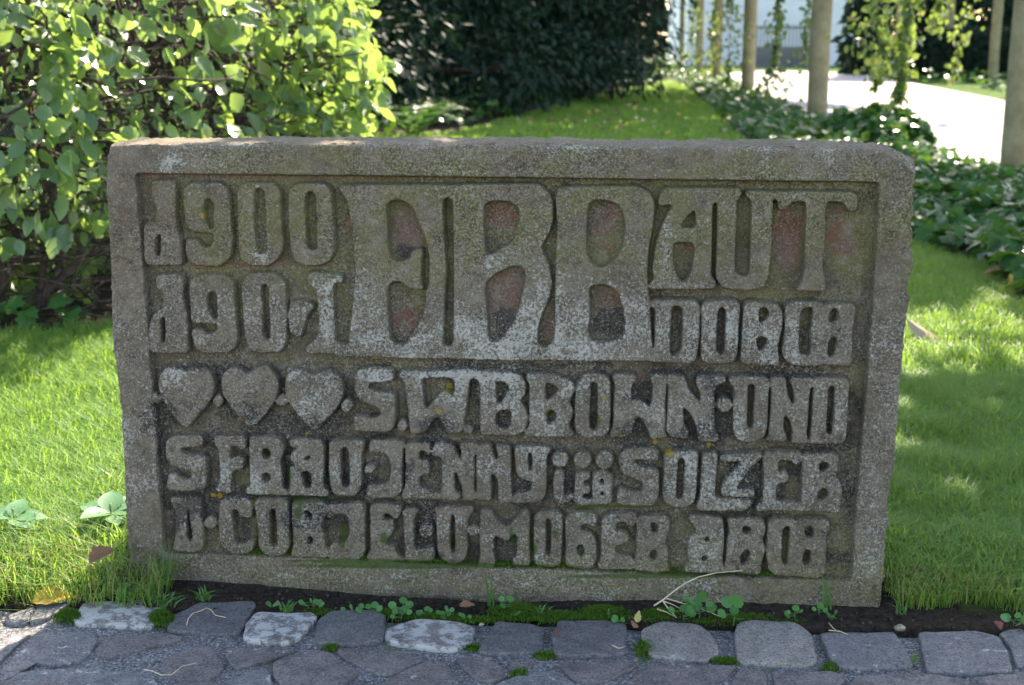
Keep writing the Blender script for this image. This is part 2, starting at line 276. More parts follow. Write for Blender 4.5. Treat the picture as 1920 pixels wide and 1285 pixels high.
 ('carved_letter','J',[[(590,330),(670,330),(680,400),(675,560),(690,600),(760,540),(770,600),(740,650),(660,670),(600,650),(575,600),(575,450)]],[]),
 ('carved_letter','J',[[(790,370),(860,350),(930,360),(940,420),(880,430),(860,480),(940,490),(940,560),(870,560),(860,610),(960,620),(960,670),(800,680),(780,640),(790,500)]],[]),
 ('carved_letter','J',[[(970,360),(1060,340),(1140,360),(1170,420),(1160,500),(1150,560),(1170,620),(1130,670),(970,675),(965,500)]],[[(1035,430),(1060,405),(1090,430),(1085,470),(1040,480)],[(1035,545),(1085,540),(1090,580),(1045,585)]]),
 ('carved_letter','J',[[(1235,180),(1290,130),(1380,110),(1600,120),(1635,170),(1620,240),(1500,225),(1390,225),(1370,260),(1460,310),(1600,320),(1630,360),(1620,600),(1580,680),(1400,690),(1210,670),(1215,560),(1240,500),(1300,540),(1440,560),(1480,520),(1470,450),(1390,420),(1280,380),(1230,300)]],[]),
 ('carved_letter','K',[[(30,170),(120,140),(350,140),(370,200),(355,350),(345,560),(330,640),(260,700),(130,705),(40,660),(15,580),(30,350)]],[[(165,220),(200,195),(240,215),(235,350),(220,600),(190,625),(145,620),(150,420)]]),
 ('carved_letter','K',[[(410,170),(550,150),(560,210),(545,400),(530,600),(600,612),(920,618),(900,680),(840,730),(380,735),(345,690),(390,600),(400,400)]],[]),
 ('carved_letter','K',[[(590,180),(1000,150),(1000,210),(900,310),(760,480),(740,520),(920,510),(940,590),(720,590),(600,580),(600,500),(640,430),(810,240),(590,235)]],[]),
 ('carved_letter','K',[[(1015,200),(1060,150),(1402,150),(1402,250),(1350,290),(1300,235),(1170,230),(1165,370),(1230,330),(1280,390),(1265,450),(1160,465),(1140,560),(1150,640),(1402,660),(1402,740),(950,735),(940,690),(1010,640),(1025,400)]],[]),
 ('carved_letter','K',[[(1420,170),(1700,160),(1770,190),(1790,270),(1760,350),(1740,390),(1800,470),(1810,560),(1790,680),(1800,750),(1398,742),(1410,400)]],[[(1580,255),(1630,240),(1685,270),(1680,320),(1620,350),(1575,370)],[(1560,560),(1610,505),(1660,520),(1680,570),(1650,620),(1560,650)]]),
 ('carved_letter','L',[[(140,90),(180,70),(450,75),(470,130),(460,250),(480,350),(490,500),(480,590),(400,615),(180,600),(200,500),(215,300),(190,180)]],[[(320,150),(340,140),(350,250),(375,400),(375,520),(330,520),(320,350)]]),
 ('carved_dot','L',[circ(558, 325, 62)],[]),
 ('carved_letter','L',[[(650,120),(700,70),(960,80),(985,150),(970,270),(870,270),(830,190),(780,180),(770,250),(790,400),(800,540),(900,530),(960,490),(1000,500),(980,590),(920,640),(780,635),(690,580),(655,500),(640,300)]],[]),
 ('carved_letter','L',[[(1000,100),(1060,80),(1330,90),(1340,170),(1340,400),(1345,560),(1300,640),(1170,655),(1080,620),(1040,540),(1030,350),(1015,200)]],[[(1150,190),(1180,180),(1215,190),(1220,300),(1235,550),(1190,570),(1145,540),(1150,350)]]),
 ('carved_letter','L',[[(1375,110),(1640,90),(1700,120),(1700,270),(1660,350),(1690,440),(1700,580),(1735,600),(1735,670),(1360,660),(1390,560),(1380,350)]],[[(1480,200),(1540,195),(1585,240),(1580,290),(1530,300),(1510,250)],[(1520,480),(1560,450),(1590,490),(1570,550),(1530,550)]]),
 ('carved_letter','M',[[(0,90),(260,70),(380,80),(390,150),(390,400),(395,560),(350,640),(40,640),(30,560),(60,480),(200,470),(240,400),(240,220),(190,180),(90,200),(20,240)]],[]),
 ('carved_letter','M',[[(440,110),(550,80),(760,100),(740,220),(700,240),(650,180),(570,180),(575,260),(680,240),(680,370),(620,420),(600,500),(690,510),(720,600),(802,640),(802,655),(420,650),(415,600),(455,560),(450,300)]],[]),
 ('carved_letter','M',[[(770,150),(900,120),(930,160),(890,200),(885,350),(890,540),(1090,500),(1090,650),(850,665),(800,640),(790,400)]],[]),
 ('carved_dot','M',[circ(1010, 350, 72)],[]),
 ('carved_letter','M',[[(1080,120),(1470,110),(1480,170),(1420,230),(1410,350),(1420,520),(1410,620),(1350,675),(1250,685),(1160,640),(1120,560),(1115,350),(1110,200)]],[[(1250,200),(1280,180),(1300,220),(1300,400),(1295,560),(1260,570),(1240,500)]]),
 ('carved_dot','M',[circ(1480, 350, 55)],[]),
 ('carved_letter','N',[[(-160,90),(-60,90),(0,190),(110,270),(200,180),(290,80),(335,130),(328,350),(330,540),(335,650),(170,650),(160,600),(215,530),(205,330),(170,340),(110,405),(40,370),(-20,340),(-30,500),(0,600),(-30,680),(-190,670),(-160,550)]],[]),
 ('carved_letter','N',[[(385,140),(450,105),(640,110),(665,150),(660,350),(648,580),(640,640),(560,665),(420,650),(380,600),(380,350)]],[[(490,185),(520,170),(555,185),(555,350),(550,540),(515,560),(490,540),(495,350)]]),
 ('carved_letter','N',[[(695,170),(760,120),(900,105),(1010,140),(1000,250),(960,260),(910,220),(850,230),(840,300),(960,330),(1000,400),(1000,600),(960,670),(840,675),(705,650),(695,560),(705,490),(695,350)]],[[(810,440),(850,425),(885,450),(895,520),(860,570),(815,550),(805,490)]]),
 ('carved_letter','N',[[(1060,180),(1150,130),(1400,130),(1390,240),(1340,270),(1300,210),(1200,210),(1190,300),(1300,300),(1340,400),(1240,440),(1190,440),(1190,540),(1350,560),(1382,620),(1382,690),(1030,680),(1012,640),(1050,600),(1055,350)]],[]),
 ('carved_letter','N',[[(1410,160),(1700,140),(1740,200),(1720,330),(1690,400),(1720,500),(1720,650),(1740,700),(1600,715),(1378,690),(1400,560),(1410,350)]],[[(1540,215),(1580,205),(1630,250),(1620,310),(1560,335)],[(1530,510),(1580,480),(1620,510),(1610,570),(1560,610),(1530,580)]]),
 ('carved_letter','O',[[(220,160),(260,140),(550,170),(570,230),(570,400),(555,630),(588,660),(588,715),(180,710),(190,650),(220,600),(210,450),(240,350),(310,280),(260,230)]],[[(365,405),(390,355),(430,340),(425,410)],[(345,545),(410,540),(410,600),(345,605)]]),
 ('carved_letter','O',[[(605,190),(640,170),(940,180),(980,230),(988,320),(950,380),(985,480),(965,560),(940,640),(945,735),(584,715),(600,500),(625,250)]],[[(755,250),(800,243),(855,275),(850,320),(790,340),(755,330)],[(735,560),(770,495),(830,485),(840,530),(820,600),(780,650),(735,650)]]),
 ('carved_letter','O',[[(1020,210),(1060,180),(1290,190),(1305,300),(1304,760),(1100,750),(1020,690),(1000,560),(1010,350)]],[[(1165,270),(1210,245),(1245,260),(1230,400),(1215,640),(1170,655),(1145,600),(1150,400)]]),
 ('carved_letter','O',[[(1300,190),(1600,190),(1640,230),(1610,300),(1595,500),(1590,740),(1500,775),(1298,760)]],[[(1380,290),(1420,250),(1465,265),(1480,320),(1465,380),(1400,380),(1378,340)],[(1360,560),(1380,505),(1420,485),(1450,510),(1445,600),(1420,660),(1360,650)]]),
]
RECESS = [(254,326),(420,328),(700,331),(1100,336),(1648,343),(1642,480),(1625,720),(1604,960),(1596,1090),(1400,1084),(1200,1076),(950,1066),(700,1052),(500,1044),(308,1038),(298,900),(290,760),(272,560),(262,420)]

RX0, RY0, RW, RH = 180, 240, 1560, 940        # raster window in picture pixels
def fill(poly, ss=2):
    p = (np.asarray(poly, float) - (RX0, RY0)) * ss
    x, y = p[:, 0], p[:, 1]; x2, y2 = np.roll(x, -1), np.roll(y, -1)
    r0, r1 = max(int(y.min()), 0), min(int(y.max()) + 1, RH * ss - 1)
    c0, c1 = max(int(x.min()) - 1, 0), min(int(x.max()) + 2, RW * ss)
    m = np.zeros((r1 - r0 + 1, c1 - c0), bool); cols = np.arange(c0, c1) + 0.5
    for i, r in enumerate(range(r0, r1 + 1)):
        yc = r + 0.5; k = (y <= yc) != (y2 <= yc)
        if not k.any(): continue
        xs = np.sort(x[k] + (yc - y[k]) * (x2[k] - x[k]) / (y2[k] - y[k]))
        m[i] = np.searchsorted(xs, cols) % 2 == 1
    return m, r0, c0
def raster(polys, holes=()):
    a = np.zeros((RH * 2, RW * 2), bool)
    for p in polys:
        m, r, c = fill(chaikin(p, 2, 0.22, 3.2)); a[r:r + m.shape[0], c:c + m.shape[1]] |= m
    for p in holes:
        m, r, c = fill(chaikin(p, 2, 0.22, 6.0)); a[r:r + m.shape[0], c:c + m.shape[1]] &= ~m
    return a
FY = np.fft.fftfreq(RH)[:, None]; FX = np.fft.rfftfreq(RW)[None]
def gblur(a, s): return np.fft.irfft2(np.fft.rfft2(a) * np.exp(-2 * (pi * s) ** 2 * (FX ** 2 + FY ** 2)), (RH, RW))
def gnoise(s, seed):
    n = gblur(np.random.default_rng(seed).normal(size=(RH, RW)), s); return n / n.std()
def down(a): return a.reshape(RH, 2, RW, 2).mean((1, 3))
LET = np.zeros((RH * 2, RW * 2), bool); IDM = np.zeros((RH, RW), np.int16)
for gi, (nm, rg, outs, holes) in enumerate(GLYPHS):
    ps = [src(rg, o) for o in outs]; hs = [src(rg, h) for h in holes]
    xs = np.concatenate(ps); a = raster(ps, hs); LET |= a
    d = down(a.astype(np.float32)); IDM[(d > 0.3) & (IDM == 0)] = gi + 1
# a hole of one glyph must also cut its neighbour's overlap
for it in range(5):                                         # grow each glyph over its sloping edge
    for ax, sh in ((0, 1), (0, -1), (1, 1), (1, -1)):
        s = np.roll(IDM, sh, ax); IDM = np.where(IDM == 0, s, IDM) if it < 3 or ax else IDM
REC = down(raster([RECESS]).astype(np.float32)); LETM = down(LET.astype(np.float32))
REC = REC + 0.0
MASK = 1 - REC * (1 - LETM)
yy, xx = np.mgrid[0:RH, 0:RW]; PXX, PYY = xx + RX0 + 0.5, yy + RY0 + 0.5
wear = gnoise(14, 1); fine = gnoise(1.6, 2); mid = gnoise(5, 3); big = gnoise(40, 4); vbig = gnoise(110, 5)
Mw = gblur(MASK, 1.5) + 0.06 * mid * gblur(MASK * (1 - MASK) * 4 + 0.0, 3.0)
def sstep(x, a, b): t = np.clip((x - a) / (b - a), 0, 1); return t * t * (3 - 2 * t)
LW = gblur(LETM, 1.7) + 0.05 * mid * gblur(LETM * (1 - LETM) * 4, 3.0); RW_ = gblur(1 - REC, 1.6) + 0.05 * mid * gblur(REC * (1 - REC) * 4, 3.0)
prof = np.maximum(sstep(LW, 0.03, 0.27), sstep(RW_, 0.1, 0.8)); prof = 0.88 * prof + 0.12 * sstep(gblur(prof, 4), 0.2, 0.95)
DEPTH = 0.021 + 0.003 * vbig
HT = -DEPTH * (1 - prof) + 0.0013 * big + 0.0009 * wear + 0.0008 * mid + 0.00034 * fine
HT -= (1 - prof) * (0.0012 * mid - 0.0004 * wear)
pit = np.clip(gnoise(2.2, 6) - 1.6, 0, 2); HT -= 0.0011 * pit
HT -= 0.04 * np.clip(((PXX - 1640) * 0.62 + (318 - PYY) * 1.0 - 40 + 3 * mid + 4 * wear) / 45, 0, 1)        # broken corner

# outline of the slab in picture pixels
LY = np.array([259, 300, 340, 480, 640, 690, 800, 960, 1085, 1150]); LX = np.array([210, 200, 198, 205, 210, 217, 228, 236, 243, 246])
RYY = np.array([259, 285, 310, 350, 480, 640, 850, 1000, 1143, 1190]); RXX = np.array([1698, 1709, 1717, 1715, 1708, 1695, 1678, 1662, 1652, 1650])
TXX = np.array([200, 600, 1000, 1400, 1640, 1680, 1720]); TYY = np.array([272, 271, 273, 277, 281, 286, 306])
BXX = np.array([230, 365, 634, 1060, 1400, 1660]); BYY = np.array([1098, 1106, 1119, 1140, 1152, 1166])
NC, NR = 860, 500
s = np.linspace(0, 1, NC); t = np.linspace(0, 1, NR)
S_, T_ = np.meshgrid(s, t)
px = 200 + S_ * 1500.0
for _ in range(4):
    ty = np.interp(px, TXX, TYY); by = np.interp(px, BXX, BYY); py = ty + T_ * (by - ty)
    lx = np.interp(py, LY, LX); rx = np.interp(py, RYY, RXX); px = lx + S_ * (rx - lx)
en = np.random.default_rng(9)
def jitter(n, sm, amp):
    a = np.convolve(en.normal(size=n + 4 * sm), np.hanning(sm) / np.hanning(sm).sum(), 'same')[2 * sm:2 * sm + n]; return amp * a / a.std()
px += (1 - S_) ** 8 * jitter(NR, 9, 1.0)[:, None] + S_ ** 8 * (jitter(NR, 9, 1.3) + jitter(NR, 41, 2.0))[:, None]
py += (1 - T_) ** 12 * (jitter(NC, 9, 0.7) + jitter(NC, 61, 0.9))[None]
def samp(A):
    c = np.clip(px - RX0 - 0.5, 0, RW - 2); r = np.clip(py - RY0 - 0.5, 0, RH - 2)
    ci, ri = c.astype(int), r.astype(int); u, v = c - ci, r - ri
    return A[ri, ci] * (1 - u) * (1 - v) + A[ri, ci + 1] * u * (1 - v) + A[ri + 1, ci] * (1 - u) * v + A[ri + 1, ci + 1] * u * v
hv = samp(HT)
dist = np.minimum(np.minimum(px - lx, rx - px), np.minimum((py - ty), (by - py)))
RR = np.clip(7 + 2.5 * samp(vbig) + 2.0 * samp(big), 3, 16)
dd = np.clip(RR - dist, 0, RR); hv -= 0.00095 * (RR - np.sqrt(np.clip(RR ** 2 - dd ** 2, 0, None))) * 0.9
PW = on_plaque(px, py) - hv[..., None] * PN
ROOT = np.array([-0.035, 2.53, 0.0])
GV = (PW - ROOT).reshape(-1, 3)
# global smooth normals
ax_ = np.gradient(PW, axis=1); ay_ = np.gradient(PW, axis=0); GN = nrm(np.cross(ay_, ax_)).reshape(-1, 3)
if GN[:, 1].mean() > 0: GN = -GN
# growth, staining and darker recess floor: patches placed by position, some weighted by relief
def blobs(lst):
    a = np.zeros((RH, RW))
    for x, y, sx, sy, k in lst: a += k * np.exp(-((PXX - x) / sx) ** 2 - ((PYY - y) / sy) ** 2)
    return a
raised = gblur(MASK, 1.5)
lich = blobs([(950,640,320,60,1.0),(1000,520,90,60,.7),(920,440,40,60,.5),(640,520,60,60,.7),(450,590,150,60,.62),(1330,610,150,50,.62),(1480,620,120,60,.45),(700,700,50,25,.7),(860,705,90,22,1.0),(560,690,30,25,.5),
   (1290,540,80,14,.6),(480,400,14,70,.5),(490,460,14,30,.9),(310,520,40,60,.35),(1100,760,480,60,.42),(800,880,480,50,.35),(1400,900,200,50,.38),(470,270,40,10,1.1),(310,315,16,12,1.1),(385,335,20,8,1.0),(1555,290,20,16,.8),(1430,295,14,30,.6),(935,275,8,12,.9),(1700,300,22,22,.8),
   (540,700,14,14,1.2),(340,720,60,30,.3),(600,760,80,50,.25),(700,990,300,40,.22),(1350,1000,250,50,.25),(800,1080,300,14,.25),(488,420,9,60,1.3),(494,462,12,16,1.2),(585,450,8,40,.5),(330,300,30,14,.8),(1500,330,60,8,.4),(620,560,30,60,.5),(1250,470,10,60,.8),(1385,510,30,10,.8),(920,490,22,30,.8),(1030,480,14,40,.8),(280,560,16,30,.8),(400,690,30,12,.6),(1180,560,30,50,.5),(240,700,30,200,.12),(1680,700,24,260,.12),(560,270,300,8,.35),(1200,275,300,7,.35)])
lich = (lich * 0.72 + 0.24 * sstep(PYY, 480, 640) * (0.8 + 0.6 * wear.clip(-2, 2)) + 0.1 + 0.10 * big) * (0.3 + 0.7 * raised)
olive = 0.95 * np.exp(-((PYY - 400) / 150) ** 2) + 0.75 * np.exp(-((PYY - 1090) / 90) ** 2) + 0.25 * big.clip(0, 2) * 0.5
olive = olive * sstep(PXX, 240, 420) * (0.75 + 0.25 * wear.clip(-2, 2))
red = 1.25 * blobs([(945,560,40,50,.8),(760,600,36,40,.7),(1140,570,36,34,.6),(1135,440,36,50,.5),(760,440,35,45,1.0),(940,410,38,25,1.1),(1140,400,30,30,.6),(1480,440,26,70,1.2),(1570,420,30,50,.6),(1585,470,24,24,.7),(945,570,34,60,.55),(1030,620,14,24,.9),(940,820,12,10,1.0),(480,330,500,7,.7),(750,700,80,20,.4),(1200,720,50,20,.7),(640,420,14,30,.6),(470,500,200,8,.6),(1290,470,30,60,.4),(1560,770,40,60,.35)]) * (1 - 0.8 * raised)
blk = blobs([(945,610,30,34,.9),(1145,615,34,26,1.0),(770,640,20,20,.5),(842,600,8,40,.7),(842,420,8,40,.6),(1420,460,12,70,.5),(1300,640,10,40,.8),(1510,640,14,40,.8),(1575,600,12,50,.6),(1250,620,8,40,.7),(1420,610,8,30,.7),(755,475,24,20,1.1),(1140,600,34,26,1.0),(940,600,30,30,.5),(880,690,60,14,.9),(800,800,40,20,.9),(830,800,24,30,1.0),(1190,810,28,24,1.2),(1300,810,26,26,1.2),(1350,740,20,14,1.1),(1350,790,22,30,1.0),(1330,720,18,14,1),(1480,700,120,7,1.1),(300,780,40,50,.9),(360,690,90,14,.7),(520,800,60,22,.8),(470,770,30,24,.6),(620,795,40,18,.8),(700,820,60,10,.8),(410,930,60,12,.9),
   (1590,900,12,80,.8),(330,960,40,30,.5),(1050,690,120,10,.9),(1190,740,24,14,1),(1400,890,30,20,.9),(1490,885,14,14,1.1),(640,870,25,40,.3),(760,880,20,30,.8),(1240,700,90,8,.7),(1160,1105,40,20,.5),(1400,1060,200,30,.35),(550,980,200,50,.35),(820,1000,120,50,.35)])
blk = blk + (0.36 * (1 - raised) + 0.12 + 0.12 * sstep(PYY, 820, 960)) * sstep(PYY, 640, 720) * np.clip(0.75 + 0.7 * gnoise(18, 31) + 0.5 * gnoise(45, 32), 0, 2)  # black also spread as noise patches, denser over the recess floors
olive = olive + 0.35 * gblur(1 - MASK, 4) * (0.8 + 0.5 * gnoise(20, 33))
moss = blobs([(820,1062,320,5,1.2),(700,1052,200,5,1),(1250,1080,260,5,.8),(560,960,12,20,.8),(640,1010,10,26,1.1),(480,1000,10,16,1),(720,1010,10,14,1.1),(850,1020,10,16,.9),(1100,955,60,5,.9),(1200,955,50,5,1),(540,900,10,30,.9),(500,850,16,14,.8),(1030,775,12,12,1),(1040,1000,10,14,.8),(1000,1030,10,14,1),(960,1010,9,40,.8),(600,940,120,5,.7),(1170,1000,9,30,.6),(1640,1110,12,30,.7),(1120,790,9,20,.8),(850,820,300,6,.5),(500,1100,200,16,.3),(1100,1100,300,20,.35)])
yel = blobs([(839,730,7,10,1.4),(822,772,7,7,1.2),(393,935,6,5,1.3),(407,936,6,6,1.5),(1255,850,14,6,1.2),(1132,745,6,6,1.1),(1330,840,5,5,1.4),(1415,940,5,5,1),(570,820,6,5,1),(448,790,10,6,1.1),(310,770,6,8,1),(1228,835,5,7,1.4),(1165,820,5,4,1.2),(475,940,5,4,1),(1540,910,5,5,1),(700,675,10,5,1.2),(1600,675,6,5,1.2),(575,405,9,10,.7),(380,405,9,10,.9)])
def pack(a, b, c): return np.stack([samp(a), samp(b), samp(c)], -1).reshape(-1, 3)
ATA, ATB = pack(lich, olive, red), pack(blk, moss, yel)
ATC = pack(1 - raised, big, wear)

m = NM('weathered_sandstone'); v = m.coord()
a1 = m.sep(m.attr('sa', 'Vector')); b1 = m.sep(m.attr('sb', 'Vector')); c1_ = m.sep(m.attr('sc', 'Vector'))
g1 = m.noise(240, 4, 0.85, v); g2 = m.noise(60, 5, 0.7, v); g3 = m.noise(9, 5, 0.6, v); g4 = m.voro(260, v)
base = m.mix(m.ramp(g3, 0.3, 0.7), (0.155, 0.122, 0.082), (0.25, 0.205, 0.145))
base = m.mix(m.ramp(g2, 0.35, 0.7, 0, 0.55), base, (0.095, 0.078, 0.055))
base = m.mix(m.math('MULTIPLY', c1_[0], m.ramp(g2, 0.2, 0.6)), base, (0.105, 0.086, 0.056))  # recess floors tinted darker, broken up by noise
ol = m.ramp(m.math('ADD', a1[1], m.math('MULTIPLY', m.math('SUBTRACT', g2, 0.5), 1.3)), 0.15, 0.9, 0, 0.85)
base = m.mix(ol, base, (0.17, 0.155, 0.062))
rd = m.ramp(m.math('ADD', a1[2], m.math('MULTIPLY', m.math('SUBTRACT', g2, 0.5), 3.0)), 0.35, 0.8)
base = m.mix(m.math('MULTIPLY', rd, 0.8), base, m.mix(m.ramp(g3, 0.4, 0.6), (0.215, 0.085, 0.048), (0.20, 0.125, 0.105)))
mo0 = m.noise(28, 6, 0.75, v)
base = m.mix(m.ramp(mo0, 0.52, 0.66, 0, 0.75), base, m.mix(0.6, base, (0.03, 0.027, 0.022)))
base = m.mix(m.ramp(mo0, 0.46, 0.34, 0, 0.5), base, (0.30, 0.26, 0.195))
bl = m.ramp(m.math('ADD', b1[0], m.math('MULTIPLY', m.math('SUBTRACT', g2, 0.5), 1.8)), 0.55, 0.8)
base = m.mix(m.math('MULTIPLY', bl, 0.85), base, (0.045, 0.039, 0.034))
gv = m.ramp(m.noise(7, 4, 0.6, v), 0.35, 0.65, 0.25, 0.8)
base = m.mix(m.math('MULTIPLY', m.ramp(g1, 0.505, 0.60), gv), base, m.mix(0.5, base, (0.54, 0.49, 0.40)))
base = m.mix(m.math('MULTIPLY', m.ramp(g1, 0.495, 0.40), gv), base, m.mix(0.75, base, (0.02, 0.017, 0.012)))
gl = m.noise(190, 4, 0.9, v)
ros = m.math('MULTIPLY', m.math('SUBTRACT', m.noise(17, 5, 0.7, v, 0.6), 0.5), 2.6)
li = m.ramp(m.math('ADD', m.math('MULTIPLY', m.math('ADD', a1[0], m.math('MULTIPLY', ros, m.math('ADD', m.math('MULTIPLY', a1[0], 0.7), 0.35))), 0.62), m.math('MULTIPLY', m.math('SUBTRACT', gl, 0.5), 5.0)), 0.46, 0.60)
base = m.mix(m.math('MULTIPLY', li, 0.8), base, m.mix(g1, (0.29, 0.28, 0.225), (0.72, 0.70, 0.62)))
sp = m.ramp(m.noise(130, 3, 0.8, v), 0.64, 0.69)
base = m.mix(m.math('MULTIPLY', sp, 0.5), base, (0.5, 0.5, 0.46))
mo = m.ramp(m.math('ADD', b1[1], m.math('MULTIPLY', m.math('SUBTRACT', gl, 0.5), 1.4)), 0.45, 0.75)
base = m.mix(m.math('MULTIPLY', mo, 0.85), base, (0.06, 0.10, 0.02))
ye = m.ramp(m.math('ADD', b1[2], m.math('MULTIPLY', m.math('SUBTRACT', gl, 0.5), 1.8)), 0.6, 0.8)
base = m.mix(m.math('MULTIPLY', ye, 0.75), base, (0.42, 0.29, 0.03))
hb = m.math('ADD', m.math('MULTIPLY', g1, 0.7), m.math('ADD', m.math('MULTIPLY', g2, 0.8), m.math('MULTIPLY', li, 0.25)))
M_STONE = m.done(m.bsdf(base, 0.95, 0.15, m.bump(hb, 1.0, 0.007)))

plaque = empty('stone_plaque', ROOT, 'big weathered grey sandstone slab carved with raised letters, numerals and three hearts', 'plaque')
vid = np.arange(NC * NR).reshape(NR, NC)
quads = np.stack([vid[:-1, :-1], vid[1:, :-1], vid[1:, 1:], vid[:-1, 1:]], -1).reshape(-1, 4)
cpx = (px[:-1, :-1] + px[1:, 1:]) / 2 - RX0; cpy = (py[:-1, :-1] + py[1:, 1:]) / 2 - RY0
fid = IDM[np.clip(cpy.astype(int), 0, RH - 1), np.clip(cpx.astype(int), 0, RW - 1)].ravel()
def stone_part(name, sel, extra=None):
    q = quads[sel]; u, inv = np.unique(q, return_inverse=True); q = inv.reshape(-1, 4)
    V = GV[u]; N = GN[u]; A, B, Cc = ATA[u], ATB[u], ATC[u]; Fs = [q]
    if extra is not None:
        eV, eF, eN, eq = extra(u)
        Fs = [np.concatenate([q, eq + 0])] + eF
        V = np.concatenate([V, eV]); N = np.concatenate([N, eN])
        z = np.zeros((len(eV), 3)); A = np.concatenate([A, z + (0.1, 0.4, 0)]); B = np.concatenate([B, z]); Cc = np.concatenate([Cc, z])
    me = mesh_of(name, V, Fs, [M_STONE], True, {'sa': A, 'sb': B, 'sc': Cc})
    me.normals_split_custom_set_from_vertices(N.tolist())
    return link(name, me, plaque)
def slab_back(u):
    ring = np.concatenate([vid[0, :], vid[1:, -1], vid[-1, -2::-1], vid[-2:0:-1, 0]])
    pos = {int(k): i for i, k in enumerate(u)}; idx = np.array([pos[int(k)] for k in ring]); n = len(ring)
    rp = GV[ring]; base = len(u); cen = rp.mean(0)
    out = rp - cen; out[:, 1] = 0; Vs, prev, qs = [], idx, []
    rn = np.random.default_rng(3)
    sm = np.convolve(np.tile(rn.normal(size=n), 3), np.hanning(25) / 6, 'same')[n:2 * n]
    for k, dpt in enumerate((0.006, 0.02, 0.045, 0.075, 0.105, 0.135, 0.158, 0.168)):
        P = rp + PN * dpt; sc = (0.0012 * sm * np.sin(k * 1.7 + 1) - (0.006 if k == 7 else 0.0) + (0.0025 if 0 < k < 7 else 0.001))[:, None] * nrm(np.sign(out) * (np.abs(out) > np.array([0.6, 9, 0.38])))
        Vs.append(P + sc); cur = base + k * n + np.arange(n)
        qs.append(np.stack([prev, np.roll(prev, -1), np.roll(cur, -1), cur], -1)); prev = cur
    last = base + 8 * n
    Vs.append((cen + PN * 0.17)[None])
    tri = np.stack([prev, np.roll(prev, -1), np.full(n, last)], -1)
    V = np.concatenate(Vs); N = np.concatenate([np.tile(nrm(np.sign(out) * (np.abs(out) > np.array([0.69, 9, 0.40])) + 1e-6 * out), (8, 1)), PN[None]])
    N[7 * n:8 * n] = nrm(N[7 * n:8 * n] + PN); N = nrm(N)
    return V, [tri], N, np.concatenate(qs)
stone_part('slab', fid == 0, slab_back)
for gi, (nm, *_r) in enumerate(GLYPHS):
    sel = fid == gi + 1
    if sel.any(): stone_part(nm, sel)

# ------------------------------------------------------------------ ground
EDGE_A, EDGE_B = gnd(60, 1138)[:2], gnd(1800, 1186)[:2]
ev = (EDGE_B - EDGE_A) / np.linalg.norm(EDGE_B - EDGE_A); en2 = np.array([-ev[1], ev[0]])
def edge_d(P): return (P[:, :2] - EDGE_A) @ en2                 # >0 behind the paving edge
pl_c = ROOT[:2]
def pl_uv(P): q = P[:, :2] - P0[:2]; return q @ PD[:2], q @ PN[:2]
def vnoise(P, f, seed):
    r = np.random.default_rng(seed); out = np.zeros(len(P))
    for _ in range(6):
        k = r.normal(size=2) * f; out += np.sin(P[:, :2] @ k + r.random() * 7)
    return out / 6
def ground_z(P):
    d = edge_d(P); far = np.clip((P[:, 1] - 4) / 10, 0, 1)
    z = 0.006 * vnoise(P, 9, 1) + 0.004 * vnoise(P, 30, 2) + far * 0.03 * vnoise(P, 0.6, 3)
    u, vv = pl_uv(P)
    gap = np.exp(-((vv + 0.02) / 0.05) ** 2) * np.clip((u + 1.3) * 3, 0, 1) * np.clip((-0.45 - u) * 4, 0, 1)
    z = z - 0.02 * gap + np.clip(d * 0.18, 0, 0.03) * (vv > -0.6) * np.where((u > 0.0) | (u < -1.46), 1, 0.25)
    return np.where(d < 0, -0.045, z)
IVY_BED = np.concatenate([gnd(*np.array([(2050,720),(1920,575),(1860,520),(1800,496),(1715,470),(1600,410),(1480,310),(1385,255),(1310,185),(1262,150),(1240,138)]).T)[:, :2],
                          gnd(*np.array([(1345,143),(1425,186),(1500,222),(1580,255),(1680,280),(1780,305),(1890,345),(2040,430),(2300,560)]).T)[:, :2]])
PATH = gnd(*np.array([(1345,143),(1425,186),(1500,222),(1580,255),(1680,280),(1780,305),(1890,345),(2040,430),(2300,560),(2900,520),(2300,290),(2050,232),(1920,205),(1860,190),(1700,158),(1600,142),(1520,137),(1430,136)]).T)[:, :2]
DARK_BED = gnd(*np.array([(640,262),(850,252),(930,232),(1040,204),(1130,180),(1220,158),(1262,146),(1240,136),(1150,140),(1040,160),(930,180),(850,196),(640,205)]).T)[:, :2]
HEDGE = np.array([(-3.6, 4.1), (-1.5, 4.75), (-0.74, 6.9)])
def hedge_dist(P):
    best = np.full(len(P), 1e6); side = np.zeros(len(P))
    for a, b in zip(HEDGE[:-1], HEDGE[1:]):
        dv = b - a; L = np.linalg.norm(dv); dv /= L; nv = np.array([-dv[1], dv[0]])
        q = P[:, :2] - a; tt = np.clip(q @ dv, 0, L); dd_ = np.linalg.norm(q - tt[:, None] * dv, axis=1)
        k = dd_ < best; best = np.where(k, dd_, best); side = np.where(k, np.sign(q @ nv), side)
    return best * side
xs = np.concatenate([np.linspace(-90, -5, 14), np.linspace(-4.5, 4.5, 230), np.linspace(5, 90, 30)])
ys = np.concatenate([np.linspace(-8, 1.2, 8), np.linspace(1.4, 2.2, 12), np.linspace(2.22, 3.2, 60), np.linspace(3.25, 9, 80), np.linspace(9.3, 50, 60), np.linspace(55, 260, 12)])
gx, gy = np.meshgrid(xs, ys); gp = np.stack([gx.ravel(), gy.ravel()], -1); gz = ground_z(gp)
gi_ = np.arange(gp.shape[0]).reshape(gx.shape)
gq = np.stack([gi_[:-1, :-1], gi_[:-1, 1:], gi_[1:, 1:], gi_[1:, :-1]], -1).reshape(-1, 4)
